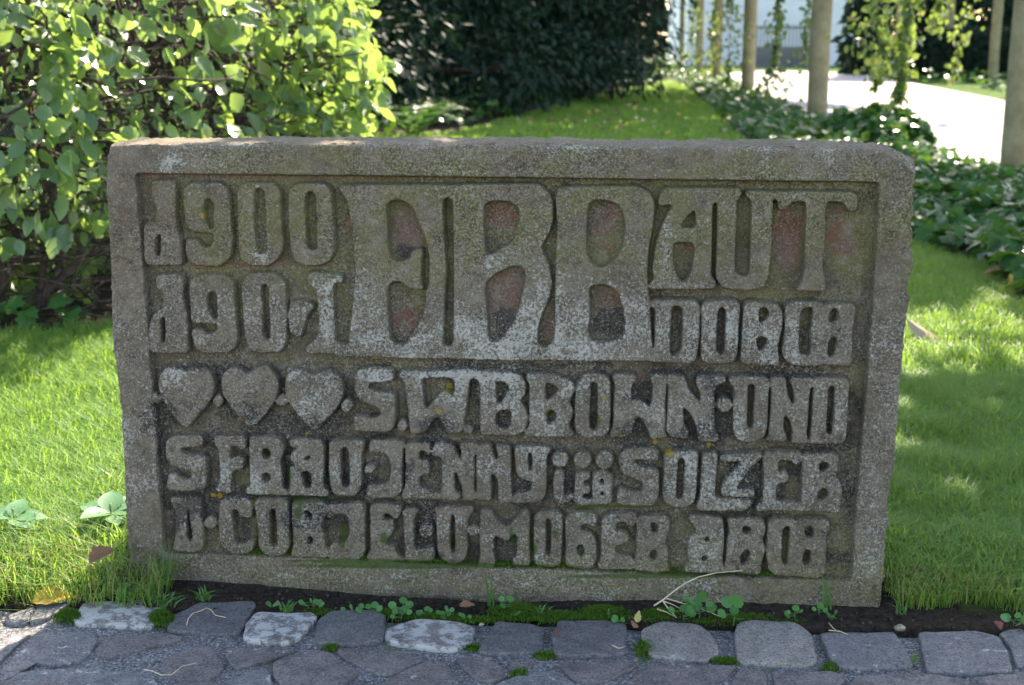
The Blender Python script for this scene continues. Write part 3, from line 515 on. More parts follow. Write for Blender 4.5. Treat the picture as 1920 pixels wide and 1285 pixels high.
soil = np.maximum(np.exp(-np.clip(edge_d(gp), 0, 9) / 0.10), (hedge_dist(gp) > -0.12) * 1.0 * (hedge_dist(gp) < 1.2))
ug, vg = pl_uv(gp)
soil = np.maximum(soil, (ug > -1.5) & (ug < 0.12) & (vg < 0.25) & (edge_d(gp) > -0.1))
soil = np.maximum(soil, in_poly(gp, IVY_BED) | in_poly(gp, DARK_BED))
m = NM('soil_and_turf'); v = m.coord(); n1 = m.noise(70, 6, 0.7, v); n2 = m.noise(6, 4, 0.6, v)
sc_ = m.mix(m.ramp(n1, 0.3, 0.7), (0.018, 0.013, 0.009), (0.062, 0.046, 0.034))
tc = m.mix(m.ramp(n2, 0.3, 0.7), (0.05, 0.105, 0.018), (0.085, 0.15, 0.03)); tc = m.mix(m.ramp(n1, 0.35, 0.65, 0, 0.6), tc, (0.035, 0.06, 0.015))
cc = m.mix(m.ramp(m.attr('soil'), 0.3, 0.6), tc, sc_)
M_GROUND = m.done(m.bsdf(cc, 1.0, 0.1, m.bump(n1, 1.0, 0.02)))
link('ground', mesh_of('ground', np.column_stack([gp, gz]), gq, [M_GROUND], True, {'soil': soil}), kind='structure')
m = NM('path_gravel'); v = m.coord()
pc = m.mix(m.ramp(m.noise(3, 5, 0.6, v), 0.3, 0.7), (0.36, 0.33, 0.30), (0.5, 0.47, 0.43))
pc = m.mix(m.ramp(m.noise(60, 3, 0.7, v), 0.45, 0.7, 0, 0.5), pc, (0.26, 0.235, 0.21))
M_PATH = m.done(m.bsdf(pc, 0.95, 0.15, m.bump(m.noise(50, 4, 0.7, v), 0.6, 0.02)))
import bmesh
def sheet(name, poly, z, mat, **kw):
    bm = bmesh.new(); bm.faces.new([bm.verts.new((p[0], p[1], z)) for p in poly])
    bmesh.ops.triangulate(bm, faces=bm.faces[:]); me = bpy.data.meshes.new(name); bm.to_mesh(me); bm.free()
    if me.polygons[0].normal.z < 0: me.flip_normals()
    me.materials.append(mat); return link(name, me, **kw)
sheet('path', PATH, 0.055, M_PATH, kind='structure')

# ------------------------------------------------------------------ paving
m = NM('paving_mortar'); v = m.coord(); n1 = m.noise(45, 6, 0.8, v); n2 = m.noise(170, 4, 0.85, v)
cc = m.mix(m.ramp(n1, 0.3, 0.7), (0.08, 0.08, 0.08), (0.2, 0.195, 0.19)); cc = m.mix(m.ramp(n2, 0.54, 0.60, 0, 0.8), cc, (0.46, 0.46, 0.45)); cc = m.mix(m.ramp(n2, 0.47, 0.40, 0, 0.8), cc, (0.03, 0.03, 0.03))
cc = m.mix(m.ramp(m.noise(11, 4, 0.6, v), 0.58, 0.7, 0, 0.8), cc, (0.10, 0.115, 0.045))
M_MORTAR = m.done(m.bsdf(cc, 0.95, 0.2, m.bump(m.math('ADD', n1, n2), 0.9, 0.006)))
def stone_mat(name, ca, cb, spot, lichen=0.0, warm=None):
    m = NM(name); v = m.coord(); oi = m.n('ShaderNodeObjectInfo').outputs['Random']
    n1 = m.noise(16, 7, 0.75, v); n2 = m.noise(210, 4, 0.85, v); n3 = m.noise(45, 6, 0.8, v)
    c = m.mix(m.ramp(n1, 0.36, 0.64), ca, cb); c = m.mix(m.ramp(n3, 0.5, 0.36, 0, 0.6), c, m.mix(0.65, c, (0.03, 0.03, 0.035)))
    c = m.mix(m.ramp(oi, 0, 1, 0, 0.35), c, m.mix(0.5, c, (0.05, 0.05, 0.06)))
    if warm: c = m.mix(m.ramp(n3, 0.52, 0.7, 0, 0.7), c, warm)
    c = m.mix(m.ramp(n2, 0.57, 0.65, 0, 0.6), c, spot)
    c = m.mix(m.ramp(n2, 0.48, 0.40, 0, 0.75), c, (0.025, 0.023, 0.024))
    if lichen: c = m.mix(m.ramp(m.noise(26, 6, 0.75, v), 0.62 - lichen * 0.2, 0.7 - lichen * 0.2, 0, 0.8), c, (0.46, 0.45, 0.42))
    return m.done(m.bsdf(c, 0.8, 0.3, m.bump(m.math('ADD', n3, m.math('MULTIPLY', n2, 0.5)), 0.9, 0.006)))
M_FLAG = stone_mat('flag_porphyry', (0.112, 0.098, 0.092), (0.21, 0.184, 0.168), (0.34, 0.33, 0.33), 0.08, (0.19, 0.11, 0.095))
M_FLAGL = stone_mat('flag_pale', (0.13, 0.128, 0.13), (0.21, 0.2, 0.195), (0.36, 0.36, 0.35), 0.25)
M_SETT = stone_mat('sett_grey', (0.105, 0.10, 0.10), (0.165, 0.155, 0.148), (0.27, 0.27, 0.27), 0.0)
M_SETTL = stone_mat('sett_lichened', (0.17, 0.155, 0.14), (0.26, 0.24, 0.215), (0.42, 0.41, 0.4), 0.8)
M_SETTB = stone_mat('sett_sandstone', (0.23, 0.205, 0.175), (0.31, 0.28, 0.245), (0.42, 0.4, 0.36), 0.1)
M_SETTM = stone_mat('sett_pale_grey', (0.155, 0.15, 0.145), (0.215, 0.205, 0.195), (0.36, 0.36, 0.35), 0.12)
# mortar bed: a sheet in front of the edge line
mx_, my_ = np.linspace(-4.2, 4.2, 260), np.linspace(0, 3.6, 120)
MX, MY = np.meshgrid(mx_, my_)
mp = EDGE_A[None] + (MX.ravel() + 0.9)[:, None] * ev[None] - (MY.ravel() - 0.015)[:, None] * en2[None]
mz = -0.0055 + 0.0035 * vnoise(mp, 40, 5) + 0.0025 * vnoise(mp, 110, 6) - 0.03 * (MY.ravel() < 0.002)
mi = np.arange(len(mp)).reshape(MX.shape); mq = np.stack([mi[:-1, :-1], mi[1:, :-1], mi[1:, 1:], mi[:-1, 1:]], -1).reshape(-1, 4)
pavement = link('pavement', mesh_of('pavement', np.column_stack([mp, mz]), mq, [M_MORTAR], True), kind='structure')
def paver(name, poly, mat, top=0.002, rough=0.0025, thick=0.05, seed=0, grow=1.0):
    P = np.asarray(poly, float)[:, :2]
    area = 0.5 * np.sum(P[:, 0] * np.roll(P[:, 1], -1) - np.roll(P[:, 0], -1) * P[:, 1])
    if area < 0: P = P[::-1]
    P = P.mean(0) + (P - P.mean(0)) * grow; P = chaikin(P, 2, 0.22, 0.0045); c = P.mean(0); r = np.random.default_rng(seed + 77)
    per = np.linalg.norm(np.diff(np.vstack([P, P[:1]]), axis=0), axis=1); L = np.concatenate([[0], np.cumsum(per)])
    n = 44; q = np.linspace(0, L[-1], n, endpoint=False); PP = np.vstack([P, P[:1]])
    P = np.stack([np.interp(q, L, PP[:, 0]), np.interp(q, L, PP[:, 1])], -1)
    P = P + np.convolve(np.tile(r.normal(size=n), 3), [.25, .5, .25], 'same')[n:2 * n, None] * 0.0022 * nrm(P - c)
    rings = []
    tz = lambda Q: 0.8 * rough * vnoise(Q, 16, seed + 40) + 0.5 * rough * vnoise(Q, 55, seed + 41) + 0.3 * rough * vnoise(Q, 130, seed + 42)
    ext = np.linalg.norm(P - c, axis=1).mean()
    for off, z in ((0.0, -thick), (0.0, -0.006), (0.0008, -0.0018), (0.002, -0.0003), (0.004, 0.0)):
        Q = P + (c - P) * (off / ext); rings.append(np.column_stack([Q, z + top + tz(Q) * (z > -0.0055)]))
    for f in (0.86, 0.72, 0.56, 0.38, 0.18):
        Q = c + (P - c) * f; rings.append(np.column_stack([Q, top + tz(Q)]))
    V = np.concatenate(rings); k = len(rings); i = np.arange(k - 1)[:, None] * n; j = np.arange(n)[None]; j2 = (j + 1) % n
    F = np.stack([i + j, i + j2, i + n + j2, i + n + j], -1).reshape(-1, 4)
    V = np.vstack([V, [[*c, top + tz(c[None])[0]]]])
    T3 = np.stack([np.arange(n) + (k - 1) * n, (np.arange(n) + 1) % n + (k - 1) * n, np.full(n, len(V) - 1)], -1)
    return link(name, mesh_of(name, V, [F, T3], [mat], True), pavement)
SETTS = [('P5',[(40,312),(278,236),(262,268),(212,345),(50,352)],'M'),('P5',[(292,236),(590,140),(480,245),(352,332),(228,346)],'M'),
 ('P5',[(640,215),(1200,190),(1185,300),(1130,390),(580,362),(560,330)],'L'),('P5',[(1330,290),(1500,220),(1890,205),(1910,240),(1780,440),(1270,415)],'G'),
 ('P6',[(100,290),(500,285),(525,320),(440,440),(300,510),(0,480),(20,370)],'L'),('P6',[(640,280),(960,275),(1040,320),(1030,490),(780,515),(510,500),(570,340)],'G'),
 ('P6',[(1170,360),(1300,335),(1600,355),(1700,400),(1680,500),(1560,555),(1200,520),(1060,480),(1060,400)],'L'),('P7',[(50,350),(390,390),(385,570),(0,590),(-90,570)],'G'),
 ('P7',[(510,350),(860,350),(1000,370),(1000,590),(600,600),(480,590),(480,470)],'G'),('P7',[(1140,410),(1290,360),(1560,380),(1670,470),(1690,590),(1600,640),(1200,600),(1180,520)],'B'),
 ('P8',[(20,330),(120,305),(380,320),(490,390),(530,560),(480,600),(20,570),(5,400)],'B'),('P8',[(580,395),(1050,385),(1090,450),(1150,560),(1160,610),(700,620),(640,560)],'M'),
 ('P8',[(1230,385),(1600,380),(1750,420),(1820,560),(1830,640),(1300,640),(1260,560)],'M'),('P8',[(1760,390),(1850,365),(2200,372),(2260,520),(2200,640),(1870,600),(1840,490)],'M'),
 ('P8',[(2320,380),(2750,385),(2830,640),(2380,640)],'G'),('P8',[(2850,385),(3300,385),(3400,640),(2930,640)],'M'),
 ('P5',[(-620,345),(-20,325),(-30,365),(-300,400),(-700,400)],'M'),('P5',[(-1300,370),(-680,350),(-760,410),(-1400,430)],'G')]
SM = {'G': M_SETT, 'L': M_SETTL, 'B': M_SETTB, 'M': M_SETTM}
for k, (rg, p, c) in enumerate(SETTS):
    paver('kerb_stone', gnd(*src(rg, p).T), SM[c], 0.0035, 0.003 if c != 'L' else 0.004, 0.06, k, 1.06)
FLAGS = [('P6',[(200,640),(480,560),(640,560),(700,640),(880,720),(760,800),(660,860),(280,860),(210,740)],0),('P6',[(680,540),(1250,560),(1340,620),(1130,730),(1000,750),(820,660),(720,610)],0),
 ('P6',[(1010,800),(1330,650),(1520,640),(1600,760),(1660,900),(980,900)],0),('P6',[(1580,610),(1820,600),(1850,640),(1990,720),(1940,760),(1830,800),(1690,760)],0),
 ('P5',[(20,690),(280,430),(700,410),(750,480),(610,640),(400,675),(250,640),(100,760),(0,800)],1),('P5',[(820,440),(1260,430),(1400,462),(1130,535),(780,612),(690,560)],0),
 ('P5',[(1230,610),(1450,520),(1580,520),(1690,650),(1600,780),(1350,800),(1200,700)],0),('P5',[(130,725),(620,690),(1100,725),(1180,790),(1150,900),(-60,900)],1),
 ('P5',[(-200,640),(0,500),(200,390),(240,420),(20,620),(-120,760),(-260,800)],1),
 ('P6',[(-140,545),(200,540),(430,545),(330,580),(180,630),(60,660),(-60,690),(-140,640)],0),('P6',[(-150,800),(40,700),(170,690),(190,760),(240,900),(-150,900)],1),
 ('P7',[(490,640),(1130,640),(1110,670),(860,790),(650,790),(520,700)],0),('P7',[(1180,665),(1860,670),(1780,740),(1600,860),(900,860),(1150,700)],0),
 ('P7',[(160,640),(330,650),(260,690),(140,750),(40,740)],0),('P7',[(30,810),(300,705),(470,715),(620,800),(600,900),(30,900)],1),
 ('P8',[(30,605),(180,625),(225,700),(100,800),(-80,800),(-20,680)],0),('P8',[(240,645),(640,635),(760,680),(640,760),(300,790),(260,720)],0),
 ('P8',[(800,660),(1300,655),(1580,700),(1540,830),(760,830),(720,760)],0),('P8',[(1640,670),(1900,650),(2150,660),(2200,830),(1650,830),(1610,740)],0),
 ('P8',[(2230,660),(2700,665),(2800,830),(2280,830)],0)]
for k, (rg, p, c) in enumerate(FLAGS):
    paver('flagstone', gnd(*src(rg, p).T), (M_FLAG, M_FLAGL)[c], 0.0005, 0.003, 0.05, 100 + k)
k = 0
for row in range(7):                                           # paving goes on under the photographer's feet
    for cl in range(-9, 10):
        cx = cl * 0.27 + 0.13 * (row % 2) + RNG.normal() * 0.02; cy = 1.93 - row * 0.24 - cx * 0.1 + RNG.normal() * 0.015
        if abs(cx) > 1.45 + 0.9 * (row > 2): continue
        a = np.arange(7) * 2 * pi / 7 + RNG.random(); rr = 0.128 + RNG.normal(size=7) * 0.014
        paver('flagstone', np.stack([cx + rr * 1.06 * np.cos(a), cy + rr * 0.88 * np.sin(a)], -1), M_FLAG if RNG.random() < .7 else M_FLAGL, 0.0005, 0.003, 0.05, 300 + k); k += 1

# ------------------------------------------------------------------ leaf shapes
def leaf_tmpl(rows, width, fold=0.12, droop=0.14, serr=0.0, peak=0.42):
    v = np.linspace(0, 1, rows); wv = width * np.where(v < peak, np.sin(pi / 2 * (v / peak)) ** 0.8, np.cos(pi / 2 * ((v - peak) / (1 - peak))) ** 0.85)
    wv[0] = 0.02; wv[-1] = 0.012
    if serr: wv[1:-1] *= 1 + serr * np.where(np.arange(1, rows - 1) % 2, 1, -1)
    T, U = [], []
    for a, b in zip(v, wv):
        z = -droop * a * a
        T += [(-b, a, z + fold * b), (0, a, z), (b, a, z + fold * b)]; U += [(-b / width, a, 0), (0, a, 0), (b / width, a, 0)]
    F = []
    for i in range(rows - 1):
        o = 3 * i; F += [(o, o + 1, o + 4, o + 3), (o + 1, o + 2, o + 5, o + 4)]
    return np.array(T, float), np.array(F), np.array(U, float)
HT_T, HT_F, HT_U = leaf_tmpl(11, 0.31, 0.22, 0.12, 0.07)
HL_T, HL_F, HL_U = leaf_tmpl(5, 0.31, 0.22, 0.12)
VI_T, VI_F, VI_U = leaf_tmpl(4, 0.34, 0.15, 0.2)
iv_o = np.array([(0,0),(0.30,-0.12),(0.46,0.18),(0.30,0.34),(0.36,0.56),(0.14,0.62),(0,0.98),(-0.14,0.62),(-0.36,0.56),(-0.30,0.34),(-0.46,0.18),(-0.30,-0.12)])
IV_T = np.vstack([np.column_stack([iv_o, -0.10 * (iv_o ** 2).sum(1)]), [[0, 0.3, 0.03]]])
IV_F = np.array([(i, (i + 1) % 12, 12) for i in range(12)])[:, [1, 0, 2]][:, ::-1]
SP_T = np.array([(0, 0, 0), (0.20, 0.45, -0.04), (0, 1, -0.2), (-0.20, 0.45, -0.04)], float); SP_F = np.array([(0, 1, 2), (0, 2, 3)])
RD_T = np.array([(0, 0, 0), (0.38, 0.15, 0.05), (0.5, 0.5, 0.06), (0.34, 0.85, 0.03), (0, 0.97, -0.02), (-0.34, 0.85, 0.03), (-0.5, 0.5, 0.06), (-0.38, 0.15, 0.05), (0, 0.5, -0.03)], float)
RD_F = np.array([(i, (i + 1) % 8, 8) for i in range(8)])

# ------------------------------------------------------------------ hornbeam hedge
hedge = empty('hornbeam_hedge', (-1.6, 5.0, 0), 'leafy hornbeam hedge with dark twiggy inside, backlit behind the slab', 'hedge')
HB = np.array([-1.6, 5.0, 0.0])
seg = np.diff(HEDGE, axis=0); segL = np.linalg.norm(seg, axis=1); HL = segL.sum()
def hedge_pt(sv, dv, z):
    sv = np.asarray(sv, float); out = np.zeros((len(sv), 3)); nrmv = np.zeros((len(sv), 3)); o = 0
    for i in range(2):
        d = seg[i] / segL[i]; nn = np.array([-d[1], d[0]])
        k = (sv >= o) & ((sv <= o + segL[i]) | (i == 1))
        q = HEDGE[i] + (sv[k] - o)[:, None] * d + dv[k][:, None] * nn
        out[k, 0], out[k, 1] = q[:, 0], q[:, 1]; nrmv[k, :2] = -nn; o += segL[i]
    out[:, 2] = z; return out, nrmv
def hedge_leaves(n, dlo, dhi, zlo, zhi, smin, smax, pw=1.0, patch=False):
    sv = RNG.random(n) ** 0.9 * HL; dv = dlo + (dhi - dlo) * RNG.random(n) ** pw; z = zlo + (zhi - zlo) * RNG.random(n)
    bul = 0.10 * np.sin(sv * 5.1 + z * 3) + 0.07 * np.sin(z * 9 + sv * 2) + 0.12 * np.clip(0.5 - z, 0, 1)
    if patch:
        cl = np.sin(sv * 4.3 + 1.0) * np.cos(z * 5.0 + sv * 1.7) + 0.7 * np.sin(sv * 9.1 - z * 7.3); rightend = np.clip((sv / HL - 0.70) * 6, 0, 2); low = np.clip((0.85 - z) * 3, 0, 1.2)
        kp = cl + rightend + low + RNG.normal(size=n) * 0.45 > -0.25; sv, dv, z, bul = sv[kp], dv[kp], z[kp], bul[kp]; n = len(sv)
    P, N = hedge_pt(sv, dv + bul, z)
    tip = nrm(N * 0.5 + RNG.normal(size=(n, 3)) * 0.55 + np.array([0.15, 0, -0.75])); nor = nrm(N * 0.45 + RNG.normal(size=(n, 3)) * 0.65 + np.array([0, 0, 0.45]))
    return P, frames(tip, nor), smin + (smax - smin) * RNG.random(n)
parts = [hedge_leaves(2700, -0.12, 0.12, 0.36, 1.55, 0.055, 0.112, 1.0, True), hedge_leaves(800, 0.10, 0.45, 0.5, 1.5, 0.04, 0.075), hedge_leaves(2500, 0.45, 0.72, 0.3, 1.5, 0.035, 0.065), hedge_leaves(2600, 0.62, 0.9, 0.02, 0.42, 0.05, 0.09)]
# leafy far end, where the hedge stops
n = 1500; sv = np.full(n, HL) + RNG.normal(size=n) * 0.05 + 0.03; P, N = hedge_pt(np.clip(sv, 0, None), RNG.random(n) * 0.7, 0.25 + 1.28 * RNG.random(n))
N = np.tile([0.35, 0.93, 0], (n, 1)); parts.append((P, frames(nrm(N * 0.5 + RNG.normal(size=(n, 3)) * 0.5 + np.array([0.2, -0.2, -0.6])), nrm(RNG.normal(size=(n, 3)) * 0.6 + np.array([0, 0, 0.6]))), 0.05 + 0.035 * RNG.random(n)))
LP = np.concatenate([p[0] for p in parts]); LR = np.concatenate([p[1] for p in parts]); LS = np.concatenate([p[2] for p in parts])
dpt = LP[:, 1]; prx = 960 + FPX * LP[:, 0] / dpt
inview = (prx > 20) & (prx < 720) & (LP[:, 2] < CAM_H + 0.03 * dpt)
score = np.where(inview & (np.arange(len(LP)) < len(parts[0][0])), LS / dpt, -1); top = np.argsort(-score)[:300]
rest = np.ones(len(LP), bool); rest[top] = False
V, F, A = scatter(HT_T, HT_F, LR[rest], LS[rest], LP[rest] - HB); A['luv'] = np.tile(HT_U, (rest.sum(), 1))
link('foliage', mesh_of('foliage', V, F, [M_HORN], True, A), hedge, kind='stuff')
variants = []
for k in range(6):
    T, F, U = leaf_tmpl(11, 0.29 + 0.012 * k, 0.1 + 0.05 * k, 0.03 + 0.05 * k, 0.08)
    variants.append(mesh_of('hornbeam_leaf', T, F, [M_HORN], True, {'rnd': np.full(len(T), (k + 0.3) / 6.2), 'luv': U}))
from mathutils import Matrix
def place(name, mesh, R, S, L, parent):
    o = link(name, mesh, parent); Mx = Matrix([[*(R[0] * S), L[0]], [*(R[1] * S), L[1]], [*(R[2] * S), L[2]], [0, 0, 0, 1]]); o.matrix_local = Mx; return o
for j, i in enumerate(top): place('leaf', variants[j % 6], LR[i], LS[i], LP[i] - HB, hedge)
tw = []
for k in range(36):
    s0 = RNG.random() * HL; d0 = 0.3 + 0.25 * RNG.random(); nseg = 12
    z = np.linspace(0, 1.45, nseg); sv = np.clip(s0 + np.cumsum(RNG.normal(size=nseg) * 0.05), 0, HL); P, _ = hedge_pt(sv, d0 + np.cumsum(RNG.normal(size=nseg) * 0.03), z)
    V, F = tube(P - HB, np.linspace(0.016, 0.006, nseg), 6)
    link('stem', mesh_of('stem', V, F, [M_TWIG], True), hedge)
    for q in range(17):
        i = RNG.integers(2, nseg - 1); L = 0.25 + 0.5 * RNG.random(); d = nrm(RNG.normal(size=3) * np.array([1, 0.9, 0.45])); st = P[i]
        pth = st + np.linspace(0, L, 7)[:, None] * d + np.cumsum(RNG.normal(size=(7, 3)) * 0.018, 0); tw.append(tube(pth - HB, np.linspace(0.0085, 0.003, 7), 5))
        for e in range(3):
            d2 = nrm(d + RNG.normal(size=3) * 0.8); p2 = pth[RNG.integers(2, 6)] + np.linspace(0, 0.22, 5)[:, None] * d2 + np.cumsum(RNG.normal(size=(5, 3)) * 0.012, 0); tw.append(tube(p2 - HB, np.linspace(0.003, 0.0012, 5), 3))
for k in range(220):                                           # dead twigs low in the hedge
    sv = np.array([RNG.random() * HL]); P, _ = hedge_pt(sv, np.array([0.02 + 0.6 * RNG.random()]), np.array([0.03 + 0.35 * RNG.random()]))
    d = nrm(np.array([RNG.normal(), RNG.normal() * 0.6, RNG.normal() * 0.25])); pth = P[0] + np.linspace(-0.2, 0.2, 8)[:, None] * d + np.cumsum(RNG.normal(size=(8, 3)) * 0.012, 0); pth[:, 2] = np.maximum(pth[:, 2], 0.01)
    tw.append(tube(pth - HB, np.linspace(0.004, 0.0015, 8), 4))
V, F = join(tw); link('twigs', mesh_of('twigs', V, F, [M_TWIG], True), hedge, kind='stuff')

# ------------------------------------------------------------------ grass
def blades(P, h, wd, lean, rnd=None):
    n = len(P); a = RNG.random(n) * 2 * pi; dirv = np.stack([np.cos(a), np.sin(a), np.zeros(n)], -1); side = np.stack([-np.sin(a), np.cos(a), np.zeros(n)], -1)
    ln = (lean * (0.3 + RNG.random(n)) * h)[:, None]; h = h[:, None]; wd = wd[:, None]; up = np.array([0, 0, 1.0])
    b0 = P - side * wd; b1 = P + side * wd; mm = P + up * h * 0.55 + dirv * ln * 0.3; m0 = mm - side * wd * 0.8; m1 = mm + side * wd * 0.8; tp = P + up * h * (1 - 0.25 * np.minimum(ln / h, 1)) + dirv * ln
    V = np.stack([b0, b1, m1, m0, tp], 1).reshape(-1, 3); o = np.arange(n)[:, None] * 5
    return V, [np.concatenate([o + np.array([[0, 1, 2, 3]])]), o + np.array([[3, 2, 4]])], {'rnd': np.repeat(RNG.random(n) if rnd is None else rnd, 5)}
def lawn_points(n, x0, x1, y0, y1):
    P = np.stack([x0 + (x1 - x0) * RNG.random(n), y0 + (y1 - y0) * RNG.random(n)], -1)
    d = edge_d(P); u, vv = pl_uv(P); hd = hedge_dist(P)
    ragged = 0.02 * vnoise(P, 25, 8) + 0.012 * vnoise(P, 70, 9)
    ok = d > np.where(u > -0.05, 0.075, np.where(u < -1.25, -0.005, 0.3)) + ragged * np.where(u > 0, 1.3, .8)
    ok &= ~((u > -1.475) & (u < 0.012) & (vv > -0.012) & (vv < 0.20)) & ~((u > -1.36) & (u < 0.03) & (vv < 0.02))
    ok &= ~((hd > -0.05) & (hd < 1.0)) & ~in_poly(P, IVY_BED) & ~in_poly(P, PATH) & ~in_poly(P, DARK_BED)
    P = P[ok]; return np.column_stack([P, ground_z(P) - 0.003])
def grass_obj(P, hm, wm, lean, label):
    n = len(P); clump = vnoise(P, 14, 12) * 0.5 + vnoise(P, 4, 13) * 0.5
    h = hm * (0.55 + 0.75 * RNG.random(n)) * (1 + 0.5 * clump)
    V, F, A = blades(P, h, wm * (0.7 + 0.6 * RNG.random(n)), lean, np.where((edge_d(P) < 0.16) & (RNG.random(n) < 0.35), 0.99, np.clip(RNG.random(n) * 0.93 + 0.25 * clump, 0, 1)))
    return link('grass', mesh_of('grass', V, F, [M_GRASS], False, A), None, label, 'grass', None, 'stuff')
grass_obj(lawn_points(90000, -2.4, -0.55, 2.25, 4.8), 0.07, 0.0012, 1.15, 'sunlit shaggy grass between the slab and the hedge')
grass_obj(np.vstack([lawn_points(120000, 0.6, 1.6, 2.1, 4.0), lawn_points(90000, 0.6, 3.0, 3.6, 6.8)]), 0.05, 0.00115, 0.95, 'short green lawn beside the slab in front of the ivy')
grass_obj(np.vstack([lawn_points(40000, -0.9, 0.8, 2.6, 7.0), lawn_points(40000, -1.0, 3.5, 6.5, 12.0)]), 0.06, 0.0035, 0.7, 'short green lawn hidden behind the slab')
grass_obj(lawn_points(90000, -2.5, 6.0, 12.0, 34.0), 0.06, 0.010, 0.7, 'far mown lawn running up between ivy and dark yews')

# ------------------------------------------------------------------ ivy beds
def ivy_patch(poly, n, hfun, smin, smax, box):
    P = np.stack([box[0] + (box[1] - box[0]) * RNG.random(n), box[2] + (box[3] - box[2]) * RNG.random(n)], -1); P = P[in_poly(P, poly)]
    n = len(P); hh = hfun(P); z = hh * (1 - 0.75 * RNG.random(n) ** 2.2)
    L = np.column_stack([P, z]); nor = nrm(RNG.normal(size=(n, 3)) * 0.45 + np.array([0.0, -0.25, 0.9])); tip = nrm(np.column_stack([RNG.normal(size=(n, 2)), -0.35 * np.ones(n)]))
    return L, frames(tip, nor), smin + (smax - smin) * RNG.random(n)
MOUND = gnd(1640, 276)[:2]
def ivy_h(P):
    e = np.exp(-(np.linalg.norm((P - MOUND) / np.array([1.0, 1.3]), axis=1) / 0.62) ** 4)
    return 0.15 + 0.07 * vnoise(P, 3, 20) + 0.04 * vnoise(P, 9, 21) + 0.12 * e
I1 = ivy_patch(IVY_BED, 22000, ivy_h, 0.07, 0.125, (0.6, 6, 4, 11)); I2 = ivy_patch(IVY_BED, 30000, ivy_h, 0.08, 0.13, (1.5, 8, 11, 46))
cat_ = lambda *a: [np.concatenate(x) for x in zip(*a)]
n = 1300; d = nrm(RNG.normal(size=(n, 3))); d[:, 2] = np.abs(d[:, 2]); L = np.array([*MOUND, 0.06]) + d * np.array([0.56, 0.5, 0.33]) * (1 - 0.35 * RNG.random(n) ** 2)[:, None] * (1 + 0.12 * np.sin(d[:, 0] * 7 + d[:, 1] * 5))[:, None]
I3 = (L, frames(nrm(d * 0.3 + RNG.normal(size=(n, 3)) * 0.45 + np.array([0, 0, -0.6])), nrm(d + RNG.normal(size=(n, 3)) * 0.35)), 0.08 + 0.05 * RNG.random(n))
L, R, S = cat_(I1, I2, I3); V, F, A = scatter(IV_T, IV_F, R, S, L)
link('ivy_bed', mesh_of('ivy_bed', V, F, [M_IVY], True, A), None, 'glossy ivy ground cover along the row of posts', 'ivy', None, 'stuff')
L, R, S = ivy_patch(DARK_BED, 16000, lambda P: 0.22 + 0.1 * vnoise(P, 2, 22), 0.09, 0.15, (-4, 9, 14, 48)); V, F, A = scatter(IV_T, IV_F, R, S, L)
link('ivy_bed', mesh_of('ivy_bed', V, F, [M_IVY], True, A), None, 'dark ivy strip under the yew trees', 'ivy', None, 'stuff')
FARBED = gnd(*np.array([(1700,157),(1860,189),(1925,204),(2060,235),(2300,290),(2300,240),(2000,176),(1900,160),(1760,148)]).T)[:, :2]
L, R, S = ivy_patch(FARBED, 5000, lambda P: 0.3 + 0.12 * vnoise(P, 2, 23), 0.12, 0.18, (8, 30, 14, 45)); V, F, A = scatter(IV_T, IV_F, R, S, L)
link('ivy_bed', mesh_of('ivy_bed', V, F, [M_IVY], True, A), None, 'ivy bed across the path below the clipped hedge', 'ivy', None, 'stuff')

# ------------------------------------------------------------------ posts and hanging vines
m = NM('post_timber'); v = m.coord()
cc = m.mix(m.ramp(m.noise(5, 5, 0.6, v), 0.3, 0.7), (0.19, 0.165, 0.095), (0.28, 0.25, 0.15)); cc = m.mix(m.ramp(m.noise(18, 4, 0.6, v), 0.5, 0.75, 0, 0.6), cc, (0.15, 0.16, 0.09))
M_POST = m.done(m.bsdf(cc, 0.85, 0.2, m.bump(m.noise(22, 6, 0.7, v, 1.5), 0.8, 0.03)))
POSTS = [(1908,338,0.13,'thick round post standing in the ivy beside the bright path'),(1531,232,0.132,'round post rising from the ivy mound before the path'),
 (1401,180,0.128,'round grey post in the ivy with vine strands on both sides'),(1343,154,0.125,'round post half hidden by vine leaves in the far ivy'),(1310,143,0.11,'slim far post next to the vine-covered post'),
 (1277,134,0.09,'thin brown post at the edge of the dark yews'),(1773,150,0.12,'far post in front of the clipped hedge across the path'),(1860,162,0.115,'far post at the end of the clipped hedge across the path'),(1681,147,0.11,'thin far post behind the hanging vines across the path')]
for x, y, r, lb in POSTS:
    b = gnd(x, y); b[2] = -0.05; t_ = empty('garden_post', b, lb, 'post', 'posts along the garden path')
    z = np.array([0, 0.3, 1.0, 1.8, 2.6, 3.3]); V, F = tube(np.column_stack([np.zeros(6) + RNG.normal(size=6) * 0.006, RNG.normal(size=6) * 0.006, z]), r * np.array([1.05, 1.0, .99, .98, .97, .96]), 18)
    link('shaft', mesh_of('shaft', V, F, [M_POST], True), t_)
    V, F = tube([(0, 0, 3.3), (0, 0, 3.34), (0, 0, 3.4)], [r * 1.15, r * 1.2, r * 1.05], 18); link('cap', mesh_of('cap', V, F, [M_POST], True), t_)
def wire(a, b, lb):
    A_, B_ = gnd(*a), gnd(*b); A_[2] = B_[2] = 3.36; V, F = tube(np.linspace(A_, B_, 9) - A_, 0.035, 8)
    link('pergola_rail', mesh_of('pergola_rail', V, F, [M_POST], True), None, lb, 'rail', 'rails on the posts', None, A_)
wire((1905,330),(1531,232),'timber rail over the posts from the thick post to the mound'); wire((1531,232),(1401,180),'timber rail over the posts beyond the ivy mound'); wire((1401,180),(1310,143),'timber rail over the farthest posts of the ivy row'); wire((1860,162),(1681,147),'timber rail over the posts across the path')
